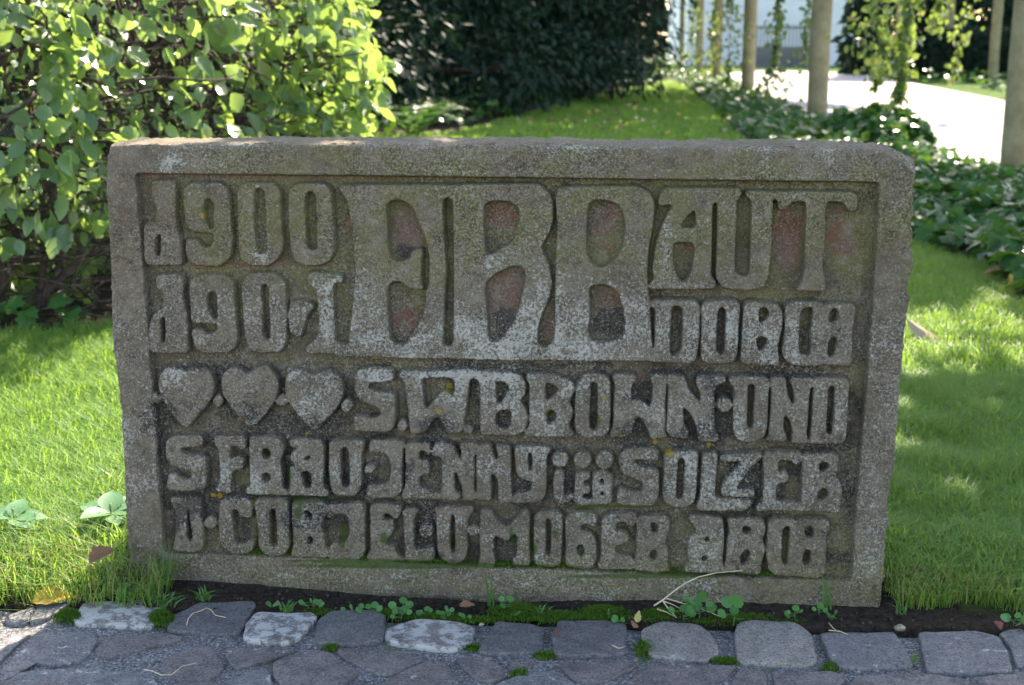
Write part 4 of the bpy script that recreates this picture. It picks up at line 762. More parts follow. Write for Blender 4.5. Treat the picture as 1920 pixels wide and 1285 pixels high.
VINES = [(1450,18.5,200,26,'loose vine strand hanging between the ivy posts',0.16,300),(1500,20,125,22,'short leafy vine strand hanging beside the mound post',0.16,200),(1365,25,165,20,'sunlit vine strand hanging beside the half-hidden post',0.2,300),(1325,30,150,18,'vine strand wrapped close to the far slim post',0.25,250),
 (1622,15.5,185,24,'dark vine strand ending above the path',0.16,300),(1700,13.0,180,24,'broad vine strand with yellowing leaves over the path',0.17,420),(1660,15,95,20,'short vine strand hanging between two longer ones',0.2,220),(1745,15,70,20,'short yellowish vine strand hanging near the far post',0.2,160),(1812,20,150,10,'thin vine strand hanging before the clipped hedge',0.14,120),(1300,33,120,20,'leafy vine strand at the edge of the yews',0.3,250)]
for x, Y, ylow, wpx, lb, wid, nl in VINES:
    lo = at_depth(x, ylow, Y); tp = np.array([lo[0] + 0.1, Y, 3.3]); nseg = 14; pth = np.linspace(tp, lo, nseg) + np.cumsum(RNG.normal(size=(nseg, 3)) * 0.02, 0)
    t_ = empty('hanging_vine', tp, lb, 'vine', 'vines hanging from the rails'); V, F = tube(pth - tp, np.linspace(0.012, 0.004, nseg), 5); link('stem', mesh_of('stem', V, F, [M_TWIG], True), t_)
    n = int(nl * 1.6); q = RNG.random(n) ** 0.7; L = np.stack([np.interp(q, np.linspace(0, 1, nseg), pth[:, c]) for c in range(3)], -1) + RNG.normal(size=(n, 3)) * np.array([wid, wid, 0.06]) * (0.35 + 0.75 * np.sin(q * 9 + x))[:, None]
    V, F, A = scatter(VI_T, VI_F, frames(nrm(RNG.normal(size=(n, 3)) * 0.5 + np.array([0, 0, -0.8])), nrm(RNG.normal(size=(n, 3)) + np.array([0, 0, 0.4]))), 0.05 + 0.055 * RNG.random(n), L - tp)
    link('leaves', mesh_of('leaves', V, F, [M_VINE], True, A), t_, kind='stuff')

# ------------------------------------------------------------------ yews and dark backdrop
def blob_leaves(n, c, r, size, mat_T=SP_T, mat_F=SP_F, low=0.0, shell=0.5):
    d = nrm(RNG.normal(size=(n, 3))); rad = RNG.random(n) ** shell; lump = 1 + 0.22 * np.sin(d[:, 0] * 5 + d[:, 2] * 4 + c[0]) + 0.15 * np.sin(d[:, 1] * 9 + d[:, 0] * 7)
    P = c + d * rad[:, None] * lump[:, None] * r; P = P[P[:, 2] > low]; n = len(P)
    o = nrm(P - c); tip = nrm(o * 0.6 + RNG.normal(size=(n, 3)) * 0.4 + np.array([0, 0, -0.45])); nor = nrm(RNG.normal(size=(n, 3)) * 0.4 + np.array([0, 0, 1]))
    return P, frames(tip, nor), size * (0.6 + 0.8 * RNG.random(n))
def tree(name, base, clumps, lb, mat, bark, n, size, trunk_r, height, cat='tree', group=None, T=SP_T, F=SP_F):
    base = np.array([*base, 0.0]); t_ = empty(name, base, lb, cat, group); hh = np.linspace(0, height, 8)
    path = np.column_stack([np.cumsum(RNG.normal(size=8) * 0.06), np.cumsum(RNG.normal(size=8) * 0.06), hh]); path -= path[0]
    V, Fq = tube(path, np.linspace(trunk_r, trunk_r * 0.35, 8), 10); link('trunk', mesh_of('trunk', V, Fq, [bark], True), t_)
    Ps, Rs, Ss = [], [], []
    for (dx, dy, z, rx_, ry_, rz) in clumps:
        c = np.array([dx, dy, z]); k = int(np.clip(np.searchsorted(hh, z * 0.55), 0, 7)); st = path[k]; mid_ = (st + c) / 2 + np.array([0, 0, 0.15]) + RNG.normal(size=3) * 0.1
        q = np.linspace(0, 1, 9)[:, None]; bz = (1 - q) ** 2 * st + 2 * q * (1 - q) * mid_ + q ** 2 * c + wob(9, 0.05)
        V, Fq = tube(bz, np.linspace(trunk_r * 0.42, 0.02, 9), 7); link('limb', mesh_of('limb', V, Fq, [bark], True), t_)
        a, b, s_ = blob_leaves(n, c, np.array([rx_, ry_, rz]), size, T, F, 0.15 - 0); Ps.append(a); Rs.append(b); Ss.append(s_)
    V, FF, A = scatter(T, F, np.concatenate(Rs), np.concatenate(Ss), np.concatenate(Ps)); link('crown', mesh_of('crown', V, FF, [mat], False, A), t_, kind='stuff')
    return t_
def yew_clumps(k, r):
    out = []
    for i in range(k):
        a = RNG.random() * 2 * pi; q = r * (0.35 + 0.65 * RNG.random()); out.append((q * cos(a), q * sin(a), 0.55 + 4.8 * RNG.random() ** 1.4, 1.3, 1.3, 0.75))
    return out
for (bx, by, lb) in [(-2.6, 18.5, 'spreading dark yew behind the end of the hornbeam hedge'), (-0.2, 24.0, 'broad dark yew with low reddish limbs beyond the lawn'), (0.6, 34.0, 'far dark yew beside the thin brown post'), (-6.0, 15.0, 'dark yew standing close behind the hornbeam hedge'), (-3.5, 29.0, 'deep shaded yew standing in the background')]:
    tree('yew_tree', (bx, by), yew_clumps(22, 2.7), lb, M_YEW, M_YEWBARK, 1700, 0.15, 0.22, 5.5, group='dark yew trees')
def leaf_wall(name, a, b, h, th, n, size, lb, mat, cat='hedge', T=SP_T, F=SP_F, core=True):
    a, b = np.array(a, float), np.array(b, float); d = b - a; Ln = np.linalg.norm(d); d /= Ln; nn = np.array([d[1], -d[0]])
    t_ = empty(name, (*a, 0), lb, cat)
    q = RNG.random(n) * Ln; z = RNG.random(n) * h; off = (RNG.random(n) ** 2) * th * 0.5; topk = RNG.random(n) < 0.15; z = np.where(topk, h + RNG.normal(size=n) * 0.06, z); off = np.where(topk, RNG.random(n) * th, off) + 0.05 * np.sin(q * 4 + z * 3)
    L = np.column_stack([q[:, None] * d - off[:, None] * nn, np.maximum(z, 0.03)]); N = np.append(nn, 0)
    V, FF, A = scatter(T, F, frames(nrm(N * 0.4 + RNG.normal(size=(n, 3)) * 0.5 + np.array([0, 0, -0.4])), nrm(N * 0.5 + RNG.normal(size=(n, 3)) * 0.5 + np.array([0, 0, 0.5]))), size * (0.6 + 0.8 * RNG.random(n)), L)
    link('foliage', mesh_of('foliage', V, FF, [mat], False, A), t_, kind='stuff')
    V = []; 
    for k in range(int(Ln / 0.9)):
        pth = np.column_stack([np.full(6, (k + 0.5) * 0.9)[:, None] * d - th * 0.55 * nn + np.cumsum(RNG.normal(size=(6, 2)) * 0.04, 0), np.linspace(0, h * 0.95, 6)]); V.append(tube(pth, np.linspace(0.05, 0.015, 6), 6))
    V, FF = join(V); link('stems', mesh_of('stems', V, FF, [M_TWIG], True), t_, kind='stuff')
leaf_wall('evergreen_hedge', (-14, 36), (5.2, 47), 6.0, 1.6, 26000, 0.42, 'tall dark evergreen screen behind the yews', M_YEW)
hA, hB = gnd(1742, 150)[:2], gnd(1990, 163)[:2]
leaf_wall('clipped_hedge', hA, hB, 1.25, 0.8, 12000, 0.13, 'low dark clipped hedge across the path', M_YEW)
leaf_wall('evergreen_hedge', hA + (-1.5, 3.5), hB + (8, 5), 7.0, 2.0, 20000, 0.42, 'tall dark trees screening the garden beyond the clipped hedge', M_YEW)

# ------------------------------------------------------------------ house and gate far behind
m = NM('white_render'); v = m.coord(); M_WHITE = m.done(m.bsdf(m.mix(m.ramp(m.noise(1.5, 4, 0.6, v), 0.3, 0.7), (0.66, 0.67, 0.69), (0.74, 0.75, 0.77)), 0.9, 0.2))
M_GATE = plain('grey_gate_paint', (0.16, 0.18, 0.20), (0.21, 0.23, 0.25), 4, 0.6, 0.1, 30, 0.4)
M_ROOF = plain('roof_tile', (0.13, 0.07, 0.05), (0.19, 0.10, 0.07), 3, 0.9, 0.3, 20)
M_PANE = plain('window_glass', (0.03, 0.035, 0.04), (0.05, 0.055, 0.06), 2, 0.1, 0.0, 10, 0.8)
def box(x0, x1, y0, y1, z0, z1):
    V = np.array([(x, y, z) for z in (z0, z1) for y in (y0, y1) for x in (x0, x1)], float)
    return V, np.array([(0, 2, 3, 1), (4, 5, 7, 6), (0, 1, 5, 4), (2, 6, 7, 3), (0, 4, 6, 2), (1, 3, 7, 5)])
hx0 = at_depth(1290, 0, 56.0)[0]; hx1 = at_depth(1570, 0, 56.0)[0]
hs = empty('white_house', (hx0, 56, 0), 'white rendered house beyond the garden gate', 'house'); W_ = hx1 - hx0 + 2
V, F = box(0, W_, 0, 7, -0.1, 6.2); link('wall', mesh_of('wall', V, F, [M_WHITE]), hs)
V = np.array([(-0.4, -0.4, 6.2), (W_ + .4, -0.4, 6.2), (W_ + .4, 7.4, 6.2), (-0.4, 7.4, 6.2), (1.5, 3.5, 8.4), (W_ - 1.5, 3.5, 8.4)], float); link('roof', mesh_of('roof', V, [np.array([(0, 1, 5, 4), (2, 3, 4, 5), (0, 3, 2, 1)]), np.array([(1, 2, 5), (3, 0, 4)])], [M_ROOF]), hs)
for wx in (1.2, 3.6):
    V, F = box(wx, wx + 1.0, -0.06, 0.02, 3.6, 5.1); o = link('window', mesh_of('window', V, F, [M_WHITE]), hs); V, F = box(wx + .08, wx + .92, -0.075, -0.05, 3.68, 5.02); link('pane', mesh_of('pane', V, F, [M_PANE]), o)
gl_, gr_ = at_depth(1408, 100, 47.5)[0], at_depth(1515, 100, 47.5)[0]
gt = empty('garden_gate', (gl_, 47.5, 0), 'grey barred gate closing the far end of the path', 'gate'); GW = gr_ - gl_
for z in (0.12, 0.75, 1.42): V, F = box(0, GW, -0.03, 0.03, z, z + 0.08); link('rail', mesh_of('rail', V, F, [M_GATE]), gt)
V, F = box(0.02, GW - .02, 0.05, 0.08, 0.2, 0.78); link('panel', mesh_of('panel', V, F, [M_GATE]), gt)
bar = mesh_of('bar', *box(-0.025, 0.025, -0.055, -0.033, 0.12, 1.55), [M_GATE])
for k in range(16): link('bar', bar, gt, loc=(GW * (k + 0.5) / 16, 0, 0))
for xk in (-0.1, GW + 0.1): V, F = box(xk - .09, xk + .09, -0.1, 0.1, -0.05, 1.75); link('gate_post', mesh_of('gate_post', V, F, [M_GATE]), gt)

# ------------------------------------------------------------------ trees beside the frame whose crowns shade the garden
def crown_tree(base, crown_c, k, r, n, size, lb):
    cl = []
    for i in range(k):
        d = nrm(RNG.normal(size=3)); q = RNG.random() ** 0.4; cl.append((crown_c[0] - base[0] + d[0] * q * r[0], crown_c[1] - base[1] + d[1] * q * r[1], crown_c[2] + d[2] * q * r[2], 0.8, 0.8, 0.5))
    return tree('lime_tree', base, cl, lb, M_VINE, M_TWIG, n, size, 0.2, crown_c[2], group='broadleaf shade trees', T=VI_T, F=VI_F)
crown_tree((4.6, 7.0), (2.5, 5.5, 3.9), 40, (1.7, 1.7, 0.8), 230, 0.15, 'broadleaf tree beside the ivy, its crown over the lawn')
crown_tree((1.6, 37.0), (3.4, 27.5, 7.0), 110, (3.6, 8.5, 1.0), 240, 0.24, 'broadleaf tree among the yews, its crown over the far lawn')
crown_tree((5.0, 9.6), (4.3, 12.2, 5.0), 26, (1.9, 2.6, 0.9), 230, 0.18, 'broadleaf tree near the bright path, its crown over the ivy')

# ------------------------------------------------------------------ ferns
def fern(base, k, ln, lb):
    t_ = empty('fern', base, lb, 'fern', 'ferns under the yews')
    for i in range(k):
        a = 2 * pi * i / k + RNG.normal() * 0.2; q = np.linspace(0, 1, 9); L = ln * (0.8 + 0.4 * RNG.random()); out = q * L * 0.75; up = L * (0.95 * q - 0.6 * q ** 2.2) * 1.0
        mid_ = np.column_stack([out * cos(a), out * sin(a), up + 0.02]); sd = np.array([-sin(a), cos(a), 0]); V, F = [], []
        for j in range(1, 9):
            wj = L * 0.17 * sin(pi * (0.12 + 0.88 * q[j])) + 0.01
            for sg in (-1, 1):
                o = len(V); p = mid_[j]; p0 = mid_[j - 1]; tip = p + sg * sd * wj + (p - p0) * 0.5 - np.array([0, 0, wj * 0.25]); V += [p0, p * 0.6 + p0 * 0.4, tip]; F.append((o, o + 1, o + 2))
        link('frond', mesh_of('frond', np.array(V), np.array(F), [M_FERN], False, {'rnd': np.full(len(V), RNG.random())}), t_)
fern(gnd(775, 262), 16, 0.95, 'big fern beside the end of the hornbeam hedge'); fern(gnd(818, 236), 14, 0.8, 'smaller fern at the near end of the dark ivy strip'); fern(gnd(1215, 147), 16, 1.3, 'fern clump at the far end of the dark ivy strip'); fern(gnd(1250, 143), 14, 1.1, 'fern clump next to the thin brown post'); fern(gnd(1075, 185), 10, 0.7, 'fern in the middle of the dark ivy strip')

# ------------------------------------------------------------------ small plants at the foot of the slab
rl = [mesh_of('round_leaf', RD_T, RD_F, [M_WEED], True, {'rnd': np.full(9, v_)}) for v_ in (0.1, 0.4, 0.65, 0.85)]
def weed(tipx, tipy, basepx, hpx, nleaf, lpx, lb):
    b = gnd(*basepx); b[2] = ground_z(b[None])[0] if edge_d(b[None])[0] > 0 else -0.008
    mpp = b[1] / FPX; t_ = empty('round_leaved_weed', b, lb, 'weed', 'round-leaved weeds at the foot of the slab'); H_ = hpx * mpp; tip = np.array([(tipx - basepx[0]) * mpp, -0.012, H_])
    q = np.linspace(0, 1, 6)[:, None]; V, F = tube(q * tip + np.array([0, 0.006, 0]) * np.sin(q * pi), np.linspace(0.0011, 0.0007, 6), 5); link('stem', mesh_of('stem', V, F, [M_WEED], True, {'rnd': np.full(len(V), 0.8)}), t_)
    for i in range(nleaf):
        f = 1.0 if i == 0 else 0.25 + 0.75 * RNG.random(); a = RNG.random() * 2 * pi; S = lpx * mpp * (0.75 + 0.5 * RNG.random()) * (1.1 if i == 0 else 1); st = tip * f
        off = np.array([cos(a), 0.7 * sin(a) - 0.3, 0.25]) * S * (0.6 + 0.5 * RNG.random()); ax = nrm(off + np.array([0, 0, 0.1]) * S) if i else np.array([0.1, -0.2, 0.97])
        if i: V, F = tube(np.linspace(st, st + off, 4), 0.0006, 4); link('leaf_stalk', mesh_of('leaf_stalk', V, F, [M_WEED], True, {'rnd': np.full(len(V), 0.7)}), t_)
        nor = nrm(np.array([RNG.normal() * 0.25, -0.55, 0.75])); place('leaf', rl[(i + nleaf) % 4], frames(ax[None], nor[None])[0], S, st + (off if i else 0 * off), t_)
WEEDS = [(506,1132,(508,1140),8,4,11,'tiny weed beside the dark gap under the slab'),(585,1122,(590,1145),22,7,12,'leafy clump of weed in the dark gap under the slab'),(660,1136,(660,1144),9,3,11,'tiny two-leaved weed on bare soil'),(692,1132,(692,1147),14,5,14,'weed with a few broad leaves behind the dark kerb stone'),
 (758,1110,(752,1160),46,12,15,'tall many-leaved weed behind the dark kerb stone'),(801,1135,(800,1152),18,6,11,'small weed with round leaves behind the lichened kerb stone'),(838,1130,(838,1158),24,9,11,'bushy little weed behind the lichened kerb stone'),(868,1150,(866,1158),10,5,9,'low weed sprig on the moss edge'),
 (955,1118,(962,1150),38,7,14,'slender weed with stacked leaves beside tall grass blades'),(1166,1160,(1166,1168),9,5,12,'low weed next to the yellow fallen leaf'),(1310,1116,(1312,1164),46,12,19,'largest weed with oval leaves under the straw stem'),(1278,1128,(1282,1166),26,8,14,'weed spreading beside the largest weed'),
 (1376,1124,(1376,1174),46,5,25,'weed with three big leaves before the pale kerb stone'),(1487,1140,(1490,1162),22,7,13,'weed with paired leaves on dark soil'),(1532,1134,(1536,1158),20,5,13,'weed at the foot of the slender green grass tuft'),(1562,1148,(1562,1162),12,4,15,'small broad-leaved weed right of the green grass tuft'),(1900,1152,(1900,1178),22,8,18,'weed at the lawn edge beside the reddish fallen leaf')]
for wd in WEEDS: weed(wd[0], wd[1], wd[2], wd[3], wd[4], wd[5], wd[6])
# tall grass tufts
M_TUFT = leafy('tuft_blade', (0.04, 0.12, 0.03), (0.08, 0.2, 0.05), (0.2, 0.38, 0.06), 0.3, 0.45, 0.3, False)
def tuft(basepx, k, hpx, spread, lb):
    b = gnd(*basepx); b[2] = 0.0; mpp = b[1] / FPX; t_ = empty('grass_tuft', b, lb, 'grass', 'grass tufts growing out of the joints')
    for i in range(k):
        hh = hpx * mpp * (0.55 + 0.5 * RNG.random()); a = RNG.random() * 2 * pi; q = np.linspace(0, 1, 7)[:, None]; d = np.array([cos(a), 0.5 * sin(a) - 0.25, 0]); st = np.array([RNG.normal() * 0.006, RNG.normal() * 0.005, 0])
        pth = st + q * np.array([0, 0, hh]) + q ** 2 * d * spread * hh - q ** 3 * np.array([0, 0, hh * 0.3 * spread]); sd = np.array([sin(a) * 0.4 + 0.9, -0.2, 0]); wv = 0.0017 * (1 - q ** 2) + 0.0001
        V = np.concatenate([pth - sd * wv, pth + sd * wv]); F = np.array([(j, j + 7, j + 8, j + 1) for j in range(6)]); link('blade', mesh_of('blade', V, F, [M_TUFT], True, {'rnd': np.full(14, RNG.random())}), t_)
tuft((922, 1138), 3, 85, 0.12, 'pair of tall dark grass blades standing before the slab'); tuft((1550, 1148), 5, 90, 0.2, 'slender green grass tuft at the right foot of the slab'); tuft((312, 1112), 5, 120, 0.18, 'tall thin grass at the left corner of the slab')
tuft((536, 1150), 16, 38, 0.7, 'short dense grass tuft in the gap under the slab'); tuft((835, 1160), 10, 22, 0.8, 'tiny grass tuft behind the lichened kerb stone'); tuft((1140, 1158), 16, 30, 0.8, 'short grass tuft growing through the moss'); tuft((385, 1128), 22, 50, 1.3, 'arching grass tuft spilling over the dark kerb stone'); tuft((310, 1140), 26, 70, 1.6, 'sprawling grass tuft over the lichened kerb stone'); tuft((1012, 1150), 14, 26, 0.9, 'low grass tuft amid the moss'); tuft((1718, 1240), 5, 26, 0.6, 'thin grass in the joint between two grey kerb stones')
tuft((230, 1130), 26, 70, 1.4, 'shaggy grass tuft at the corner of the lawn'); tuft((1690, 1160), 10, 55, 1.0, 'loose grass tuft at the edge of the bare soil')
# moss cushions
def moss(px_list, lb):
    Ps, hs_ = [], []
    for x, y, sx, sy, n, hm in px_list:
        q = np.stack([x + sx * RNG.normal(size=n) * 0.5, y + sy * RNG.normal(size=n) * 0.5], -1); P = gnd(*q.T); e = np.exp(-(((q - (x, y)) / (sx, sy)) ** 2).sum(1))
        P[:, 2] = -0.004 + hm * e; Ps.append(P); hs_.append(np.full(n, 0.006) * (0.6 + 0.8 * RNG.random(n)))
    V, F, A = blades(np.concatenate(Ps), np.concatenate(hs_), np.full(sum(map(len, hs_)), 0.0011), 0.6); link('moss', mesh_of('moss', V, F, [M_MOSS], False, A), None, lb, 'moss', None, 'stuff')
moss([(970,1148,46,12,2600,.012),(1130,1152,40,12,2600,.014),(1240,1154,36,10,1800,.01),(1050,1156,40,8,1200,.008),(1395,1160,60,9,1500,.006),(725,1152,24,8,500,.006),(1050,1160,160,6,1800,.004),(880,1162,60,6,700,.004),(600,1148,40,6,500,.004),(820,1158,60,7,800,.005),(1320,1166,60,6,700,.004),(1480,1166,50,6,400,.003)], 'green moss cushions along the foot of the slab')
moss([(130,1158,22,9,1800,.016)], 'round moss cushion in the joint of the sunlit corner stones'); moss([(302,1163,20,12,1900,.018)], 'round moss cushion between the lichened and the dark kerb stone')
moss([(620,1214,14,5,300,.003),(1022,1228,20,6,400,.003),(1210,1215,20,18,700,.003),(1360,1238,24,6,500,.003),(1560,1250,16,8,400,.003),(975,1262,20,8,400,.003),(888,1214,14,5,300,.004)], 'thin moss in the joints of the paving')
# moss on the ledge below the last line of letters
q = RNG.random(5200); xx_ = 470 + q * 1090; keep = (np.sin(xx_ / 37.0) + np.sin(xx_ / 13.0) * 0.6 + np.where(xx_ < 1250, 0.5, -0.1) + RNG.normal(size=len(q)) * 0.5) > 0.1; xx_ = xx_[keep]
yy_ = np.interp(xx_, [308, 500, 700, 950, 1200, 1596], [1038, 1044, 1052, 1066, 1076, 1090]) - 1 - 4 * RNG.random(len(xx_)); P = on_plaque(xx_, yy_) + PN * (0.004 + 0.012 * RNG.random(len(xx_)))[:, None]
V, F, A = blades(P, 0.004 + 0.004 * RNG.random(len(P)), np.full(len(P), 0.0011), 0.7); link('moss', mesh_of('moss', V - ROOT, F, [M_MOSS], False, A), plaque, kind='stuff')

# ------------------------------------------------------------------ fallen leaves, straw, pebble, litter
def dead_mat(name, a, b): return plain(name, a, b, 30, 0.75, 0.5, 90)
M_DL = {'tan': dead_mat('leaf_tan', (0.30, 0.22, 0.13), (0.42, 0.33, 0.21)), 'brown': dead_mat('leaf_brown', (0.16, 0.08, 0.045), (0.26, 0.14, 0.075)), 'red': dead_mat('leaf_red', (0.17, 0.06, 0.05), (0.26, 0.10, 0.07)), 'yellow': dead_mat('leaf_yellow', (0.45, 0.33, 0.05), (0.50, 0.27, 0.07)), 'green': dead_mat('leaf_yellow_green', (0.32, 0.30, 0.09), (0.40, 0.32, 0.14))}
DT = {k: leaf_tmpl(9, 0.30, f, d, 0.12) for k, (f, d) in enumerate([(0.9, 0.1), (0.5, 0.35), (-0.5, -0.25)])}
DM = {(c, k): mesh_of('dead_leaf', DT[k][0], DT[k][1], [M_DL[c]], True, {'rnd': np.full(27, .5)}) for c in M_DL for k in DT}
def fallen(pxy, size_px, ang, c, k, lb, z=0.02, tilt=0.3, group=None):
    P = gnd(*pxy, z); S = size_px * P[1] / FPX; t_ = link('fallen_leaf', DM[(c, k)], None, lb, 'leaf', group)
    ax = nrm(np.array([cos(ang), sin(ang), tilt])); R = frames(ax[None], nrm(np.array([0.1, -0.45, 0.9]))[None])[0]; P = P - R[:, 1] * S * 0.5; P[2] = max(P[2], 0.006 if z < .1 else z)
    t_.matrix_world = Matrix([[*(R[0] * S), P[0]], [*(R[1] * S), P[1]], [*(R[2] * S), P[2]], [0, 0, 0, 1]])
fallen((98, 1117), 80, 0.2, 'yellow', 1, 'yellow and brown curled leaf on the sunlit corner stone', 0.02); fallen((192, 1042), 60, 0.8, 'brown', 0, 'crumpled brown leaf lying in the shaggy grass', 0.085); fallen((1736, 628), 90, 2.8, 'tan', 2, 'tan dry leaf lying on the lawn beside the slab', 0.05)
fallen((1888, 508), 84, 2.9, 'brown', 1, 'brown curled leaf at the foot of the ivy', 0.08); fallen((1912, 538), 74, 0.7, 'yellow', 0, 'yellow-edged brown leaf at the foot of the ivy', 0.06); fallen((1716, 487), 30, 2.4, 'brown', 0, 'small brown leaf at the lawn edge behind the slab', 0.04); fallen((1845, 490), 26, 1.2, 'yellow', 2, 'small yellow leaf under the ivy edge', 0.05)
fallen((1196, 1157), 24, 1.2, 'green', 2, 'yellow-green leaf standing in the moss', 0.018, 0.9); fallen((1045, 1186), 20, 1.2, 'red', 0, 'small rusty leaf scrap on a kerb stone joint', 0.012); fallen((875, 1133), 30, 0.0, 'brown', 1, 'flat rusty leaf in the soil under the slab edge', 0.012); fallen((1870, 1172), 30, 1.7, 'red', 0, 'reddish leaf on the bare soil', 0.02); fallen((903, 1171), 12, 0.3, 'tan', 1, 'tiny tan leaf scrap on a pale kerb stone', 0.012); fallen((1190, 1172), 20, 2.4, 'brown', 2, 'narrow brown leaf scrap below the yellow-green leaf', 0.008)
for i in range(46):
    x = 960 + 400 * RNG.random(); y = 185 + 68 * RNG.random()
    if in_poly(gnd(np.array([x]), np.array([y]))[:, :2], IVY_BED)[0] or in_poly(gnd(np.array([x]), np.array([y]))[:, :2], DARK_BED)[0]: continue
    fallen((x, y), 13, RNG.random() * 6, ['brown', 'tan', 'yellow'][i % 3], i % 3, 'small %s dry leaf scattered on the far lawn' % ['brown', 'tan', 'yellow'][i % 3], 0.07, 0.2, 'dry leaves on the far lawn')
for i in range(14):
    fallen((20 + 180 * RNG.random(), 590 + 50 * RNG.random()), 34, RNG.random() * 6, ['brown', 'red'][i % 2], i % 3, '%s dead leaf in the litter under' % ['brown', 'reddish'][i % 2] + ' the hornbeam hedge', 0.03, 0.3, 'dead leaves under the hedge')
straw = empty('straw_stem', gnd(1228, 1140), 'bent dry straw stem with pale roots lying against the slab', 'straw'); sb = gnd(1228, 1140)
def spx(pts, z0, z1, y=None):
    return np.array([at_depth(x, yv, sb[1] - 0.05) for x, yv in pts]) - sb
for nm, pts, r, mt in [('stalk', [(1226,1136),(1242,1126),(1262,1110),(1284,1094),(1310,1082),(1345,1074),(1392,1070)], 0.0013, M_STRAW)]:
    V, F = tube(spx(pts, 0, 0), np.linspace(0.0019, 0.0008, len(pts)), 6); link(nm, mesh_of(nm, V, F, [mt], True), straw)
for pts in [[(1242,1126),(1252,1140),(1266,1156),(1282,1174),(1288,1184)], [(1246,1121),(1275,1130),(1310,1140),(1340,1152),(1372,1166)], [(1243,1127),(1262,1134),(1280,1144),(1297,1154)], [(1232,1142),(1250,1148),(1264,1156)]]:
    V, F = tube(spx(pts, 0, 0), np.linspace(0.0014, 0.0006, len(pts)), 5); link('root', mesh_of('root', V, F, [M_STRAW], True), straw)
def twiglet(pts, lb, r=0.0012, z=0.01):
    P = gnd(*np.array(pts, float).T, z); V, F = tube(P - P[0], np.linspace(r, r * .5, len(P)), 5); link('dry_twig', mesh_of('dry_twig', V, F, [M_STRAW], True), None, lb, 'twig', 'dry twigs on the paving', None, P[0])
twiglet([(350,1172),(353,1160),(362,1150),(375,1146),(388,1140),(396,1144),(404,1154),(424,1158)], 'curly dry rootlet on the dark kerb stone'); twiglet([(270,1256),(285,1258),(302,1266),(322,1265),(340,1250),(368,1243)], 'bent dry rootlet on the dark flagstone'); twiglet([(1148,1210),(1160,1216),(1174,1212)], 'short pale straw on a grey kerb stone'); twiglet([(1554,1182),(1575,1184),(1590,1190)], 'pale straw at the edge of the bare soil'); twiglet([(1554,1168),(1562,1178),(1568,1182)], 'reddish straw on the bare soil')
# pebble / snail-like stone
ico = bmesh.new(); bmesh.ops.create_icosphere(ico, subdivisions=3, radius=1)
for vv_ in ico.verts:
    c_ = vv_.co; k_ = 1 + 0.06 * sin(c_.x * 5 + c_.y * 3) + 0.04 * sin(c_.z * 7); vv_.co = (c_.x * 0.0105 * k_, c_.y * 0.008 * k_, c_.z * 0.0062 * k_)
pm = bpy.data.meshes.new('pebble'); ico.to_mesh(pm); ico.free(); pm.polygons.foreach_set('use_smooth', [True] * len(pm.polygons)); pm.materials.append(plain('pebble_stone', (0.13, 0.10, 0.07), (0.27, 0.235, 0.18), 120, 0.5, 0.3, 200, 0.4))
g_ = gnd(1687, 1183); link('pebble', pm, None, 'rounded beige pebble on the soil between two kerb stones', 'pebble', None, None, (g_[0], g_[1], 0.006))
# soil crumbs and grit
n = 2600; P = np.stack([-0.75 + 2.2 * RNG.random(n), 2.2 + 0.45 * RNG.random(n)], -1); d = edge_d(P); u, vv = pl_uv(P); P = P[(d > -0.01) & (d < 0.16) & ~((vv > -0.005) & (u < 0.0))]; n = len(P)
CT = np.array([(0.6, 0, 0), (-0.5, 0.5, 0), (-0.4, -0.6, 0.1), (0, 0, 0.7), (0.1, 0.1, -0.5)], float); CF = np.array([(0, 1, 3), (1, 2, 3), (2, 0, 3), (1, 0, 4), (2, 1, 4), (0, 2, 4)])
V, F, A = scatter(CT, CF, frames(nrm(RNG.normal(size=(n, 3))), nrm(RNG.normal(size=(n, 3)))), 0.002 + 0.006 * RNG.random(n) ** 2, np.column_stack([P, ground_z(P) + 0.002]))
M_CRUMB = plain('soil_crumb', (0.02, 0.015, 0.011), (0.075, 0.058, 0.045), 90, 1.0, 0.4, 200); link('soil_crumbs', mesh_of('soil_crumbs', V, F, [M_CRUMB], False, A), None, 'dark crumbly soil and grit in the strip before the slab', 'soil', None, 'stuff')
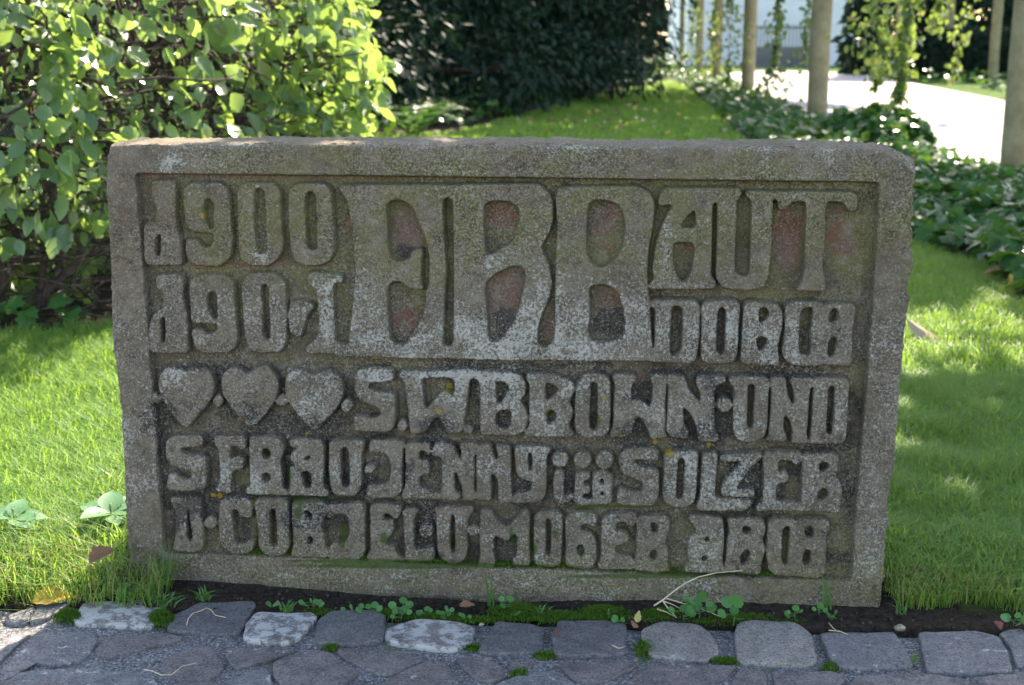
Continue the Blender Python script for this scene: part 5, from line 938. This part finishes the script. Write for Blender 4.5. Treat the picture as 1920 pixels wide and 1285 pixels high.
# broad-leaved plants in the shaggy grass and ivy under the hedge
M_BROAD = leafy('broad_leaf', (0.075, 0.19, 0.075), (0.11, 0.25, 0.10), (0.25, 0.42, 0.1), 0.3, 0.45, 0.4)
BL = leaf_tmpl(7, 0.36, 0.25, 0.2); blm = mesh_of('broad_leaf', BL[0], BL[1], [M_BROAD], True, {'rnd': np.full(21, 0.5), 'luv': BL[2]})
for (b, lst, lb) in [((212, 1030), [(0.1, 80, 0.25), (0.9, 70, 0.4), (2.6, 84, 0.2), (4.0, 66, 0.3), (1.8, 70, 0.6), (5.2, 60, 0.1)], 'pale broad-leaved plant in the grass by the slab corner'), ((30, 1040), [(0.1, 66, 0.15), (2.9, 76, 0.2), (1.5, 60, 0.6), (5.6, 70, 0.1)], 'pale broad-leaved plant in the sunlit grass')]:
    P = gnd(*b); P[2] = 0.05; t_ = empty('broad_leaved_plant', (P[0], P[1], 0.0), lb, 'plant')
    V, F = tube([(0, 0, 0), (0.002, 0, 0.05), (0, 0.002, 0.1)], 0.003, 6); link('stem', mesh_of('stem', V, F, [M_BROAD], True, {'rnd': np.full(len(V), .5)}), t_)
    for a, sz, up in lst:
        ax = nrm(np.array([cos(a), sin(a), up])); place('leaf', blm, frames(ax[None], np.array([[0, -0.2, 1.0]]))[0], sz * P[1] / FPX, np.array([0, 0, 0.08]), t_)
ivm = [mesh_of('ivy_leaf', IV_T, IV_F, [M_IVY], True, {'rnd': np.full(13, r_)}) for r_ in (0.1, 0.6, 0.95)]
t0 = gnd(60, 632); ivp = empty('ivy_plant', t0, 'low ivy creeping out from under the hornbeam hedge', 'ivy')
pth = np.column_stack([np.linspace(-0.28, 0.16, 9), wob(9, 0.03)[:, 1], 0.03 + np.abs(wob(9, 0.02)[:, 2])]); V, F = tube(pth, 0.003, 5); link('stem', mesh_of('stem', V, F, [M_TWIG], True), ivp)
for i in range(26):
    c = pth[RNG.integers(0, 9)] + np.array([RNG.normal() * 0.06, RNG.normal() * 0.06 - 0.02, 0.03 + 0.09 * RNG.random()]); place('leaf', ivm[i % 3], frames(nrm(np.array([[RNG.normal(), RNG.normal() - 0.3, -0.3]])), nrm(np.array([[RNG.normal() * 0.3, -0.55, 0.8]])))[0], 0.06 + 0.04 * RNG.random(), c, ivp)
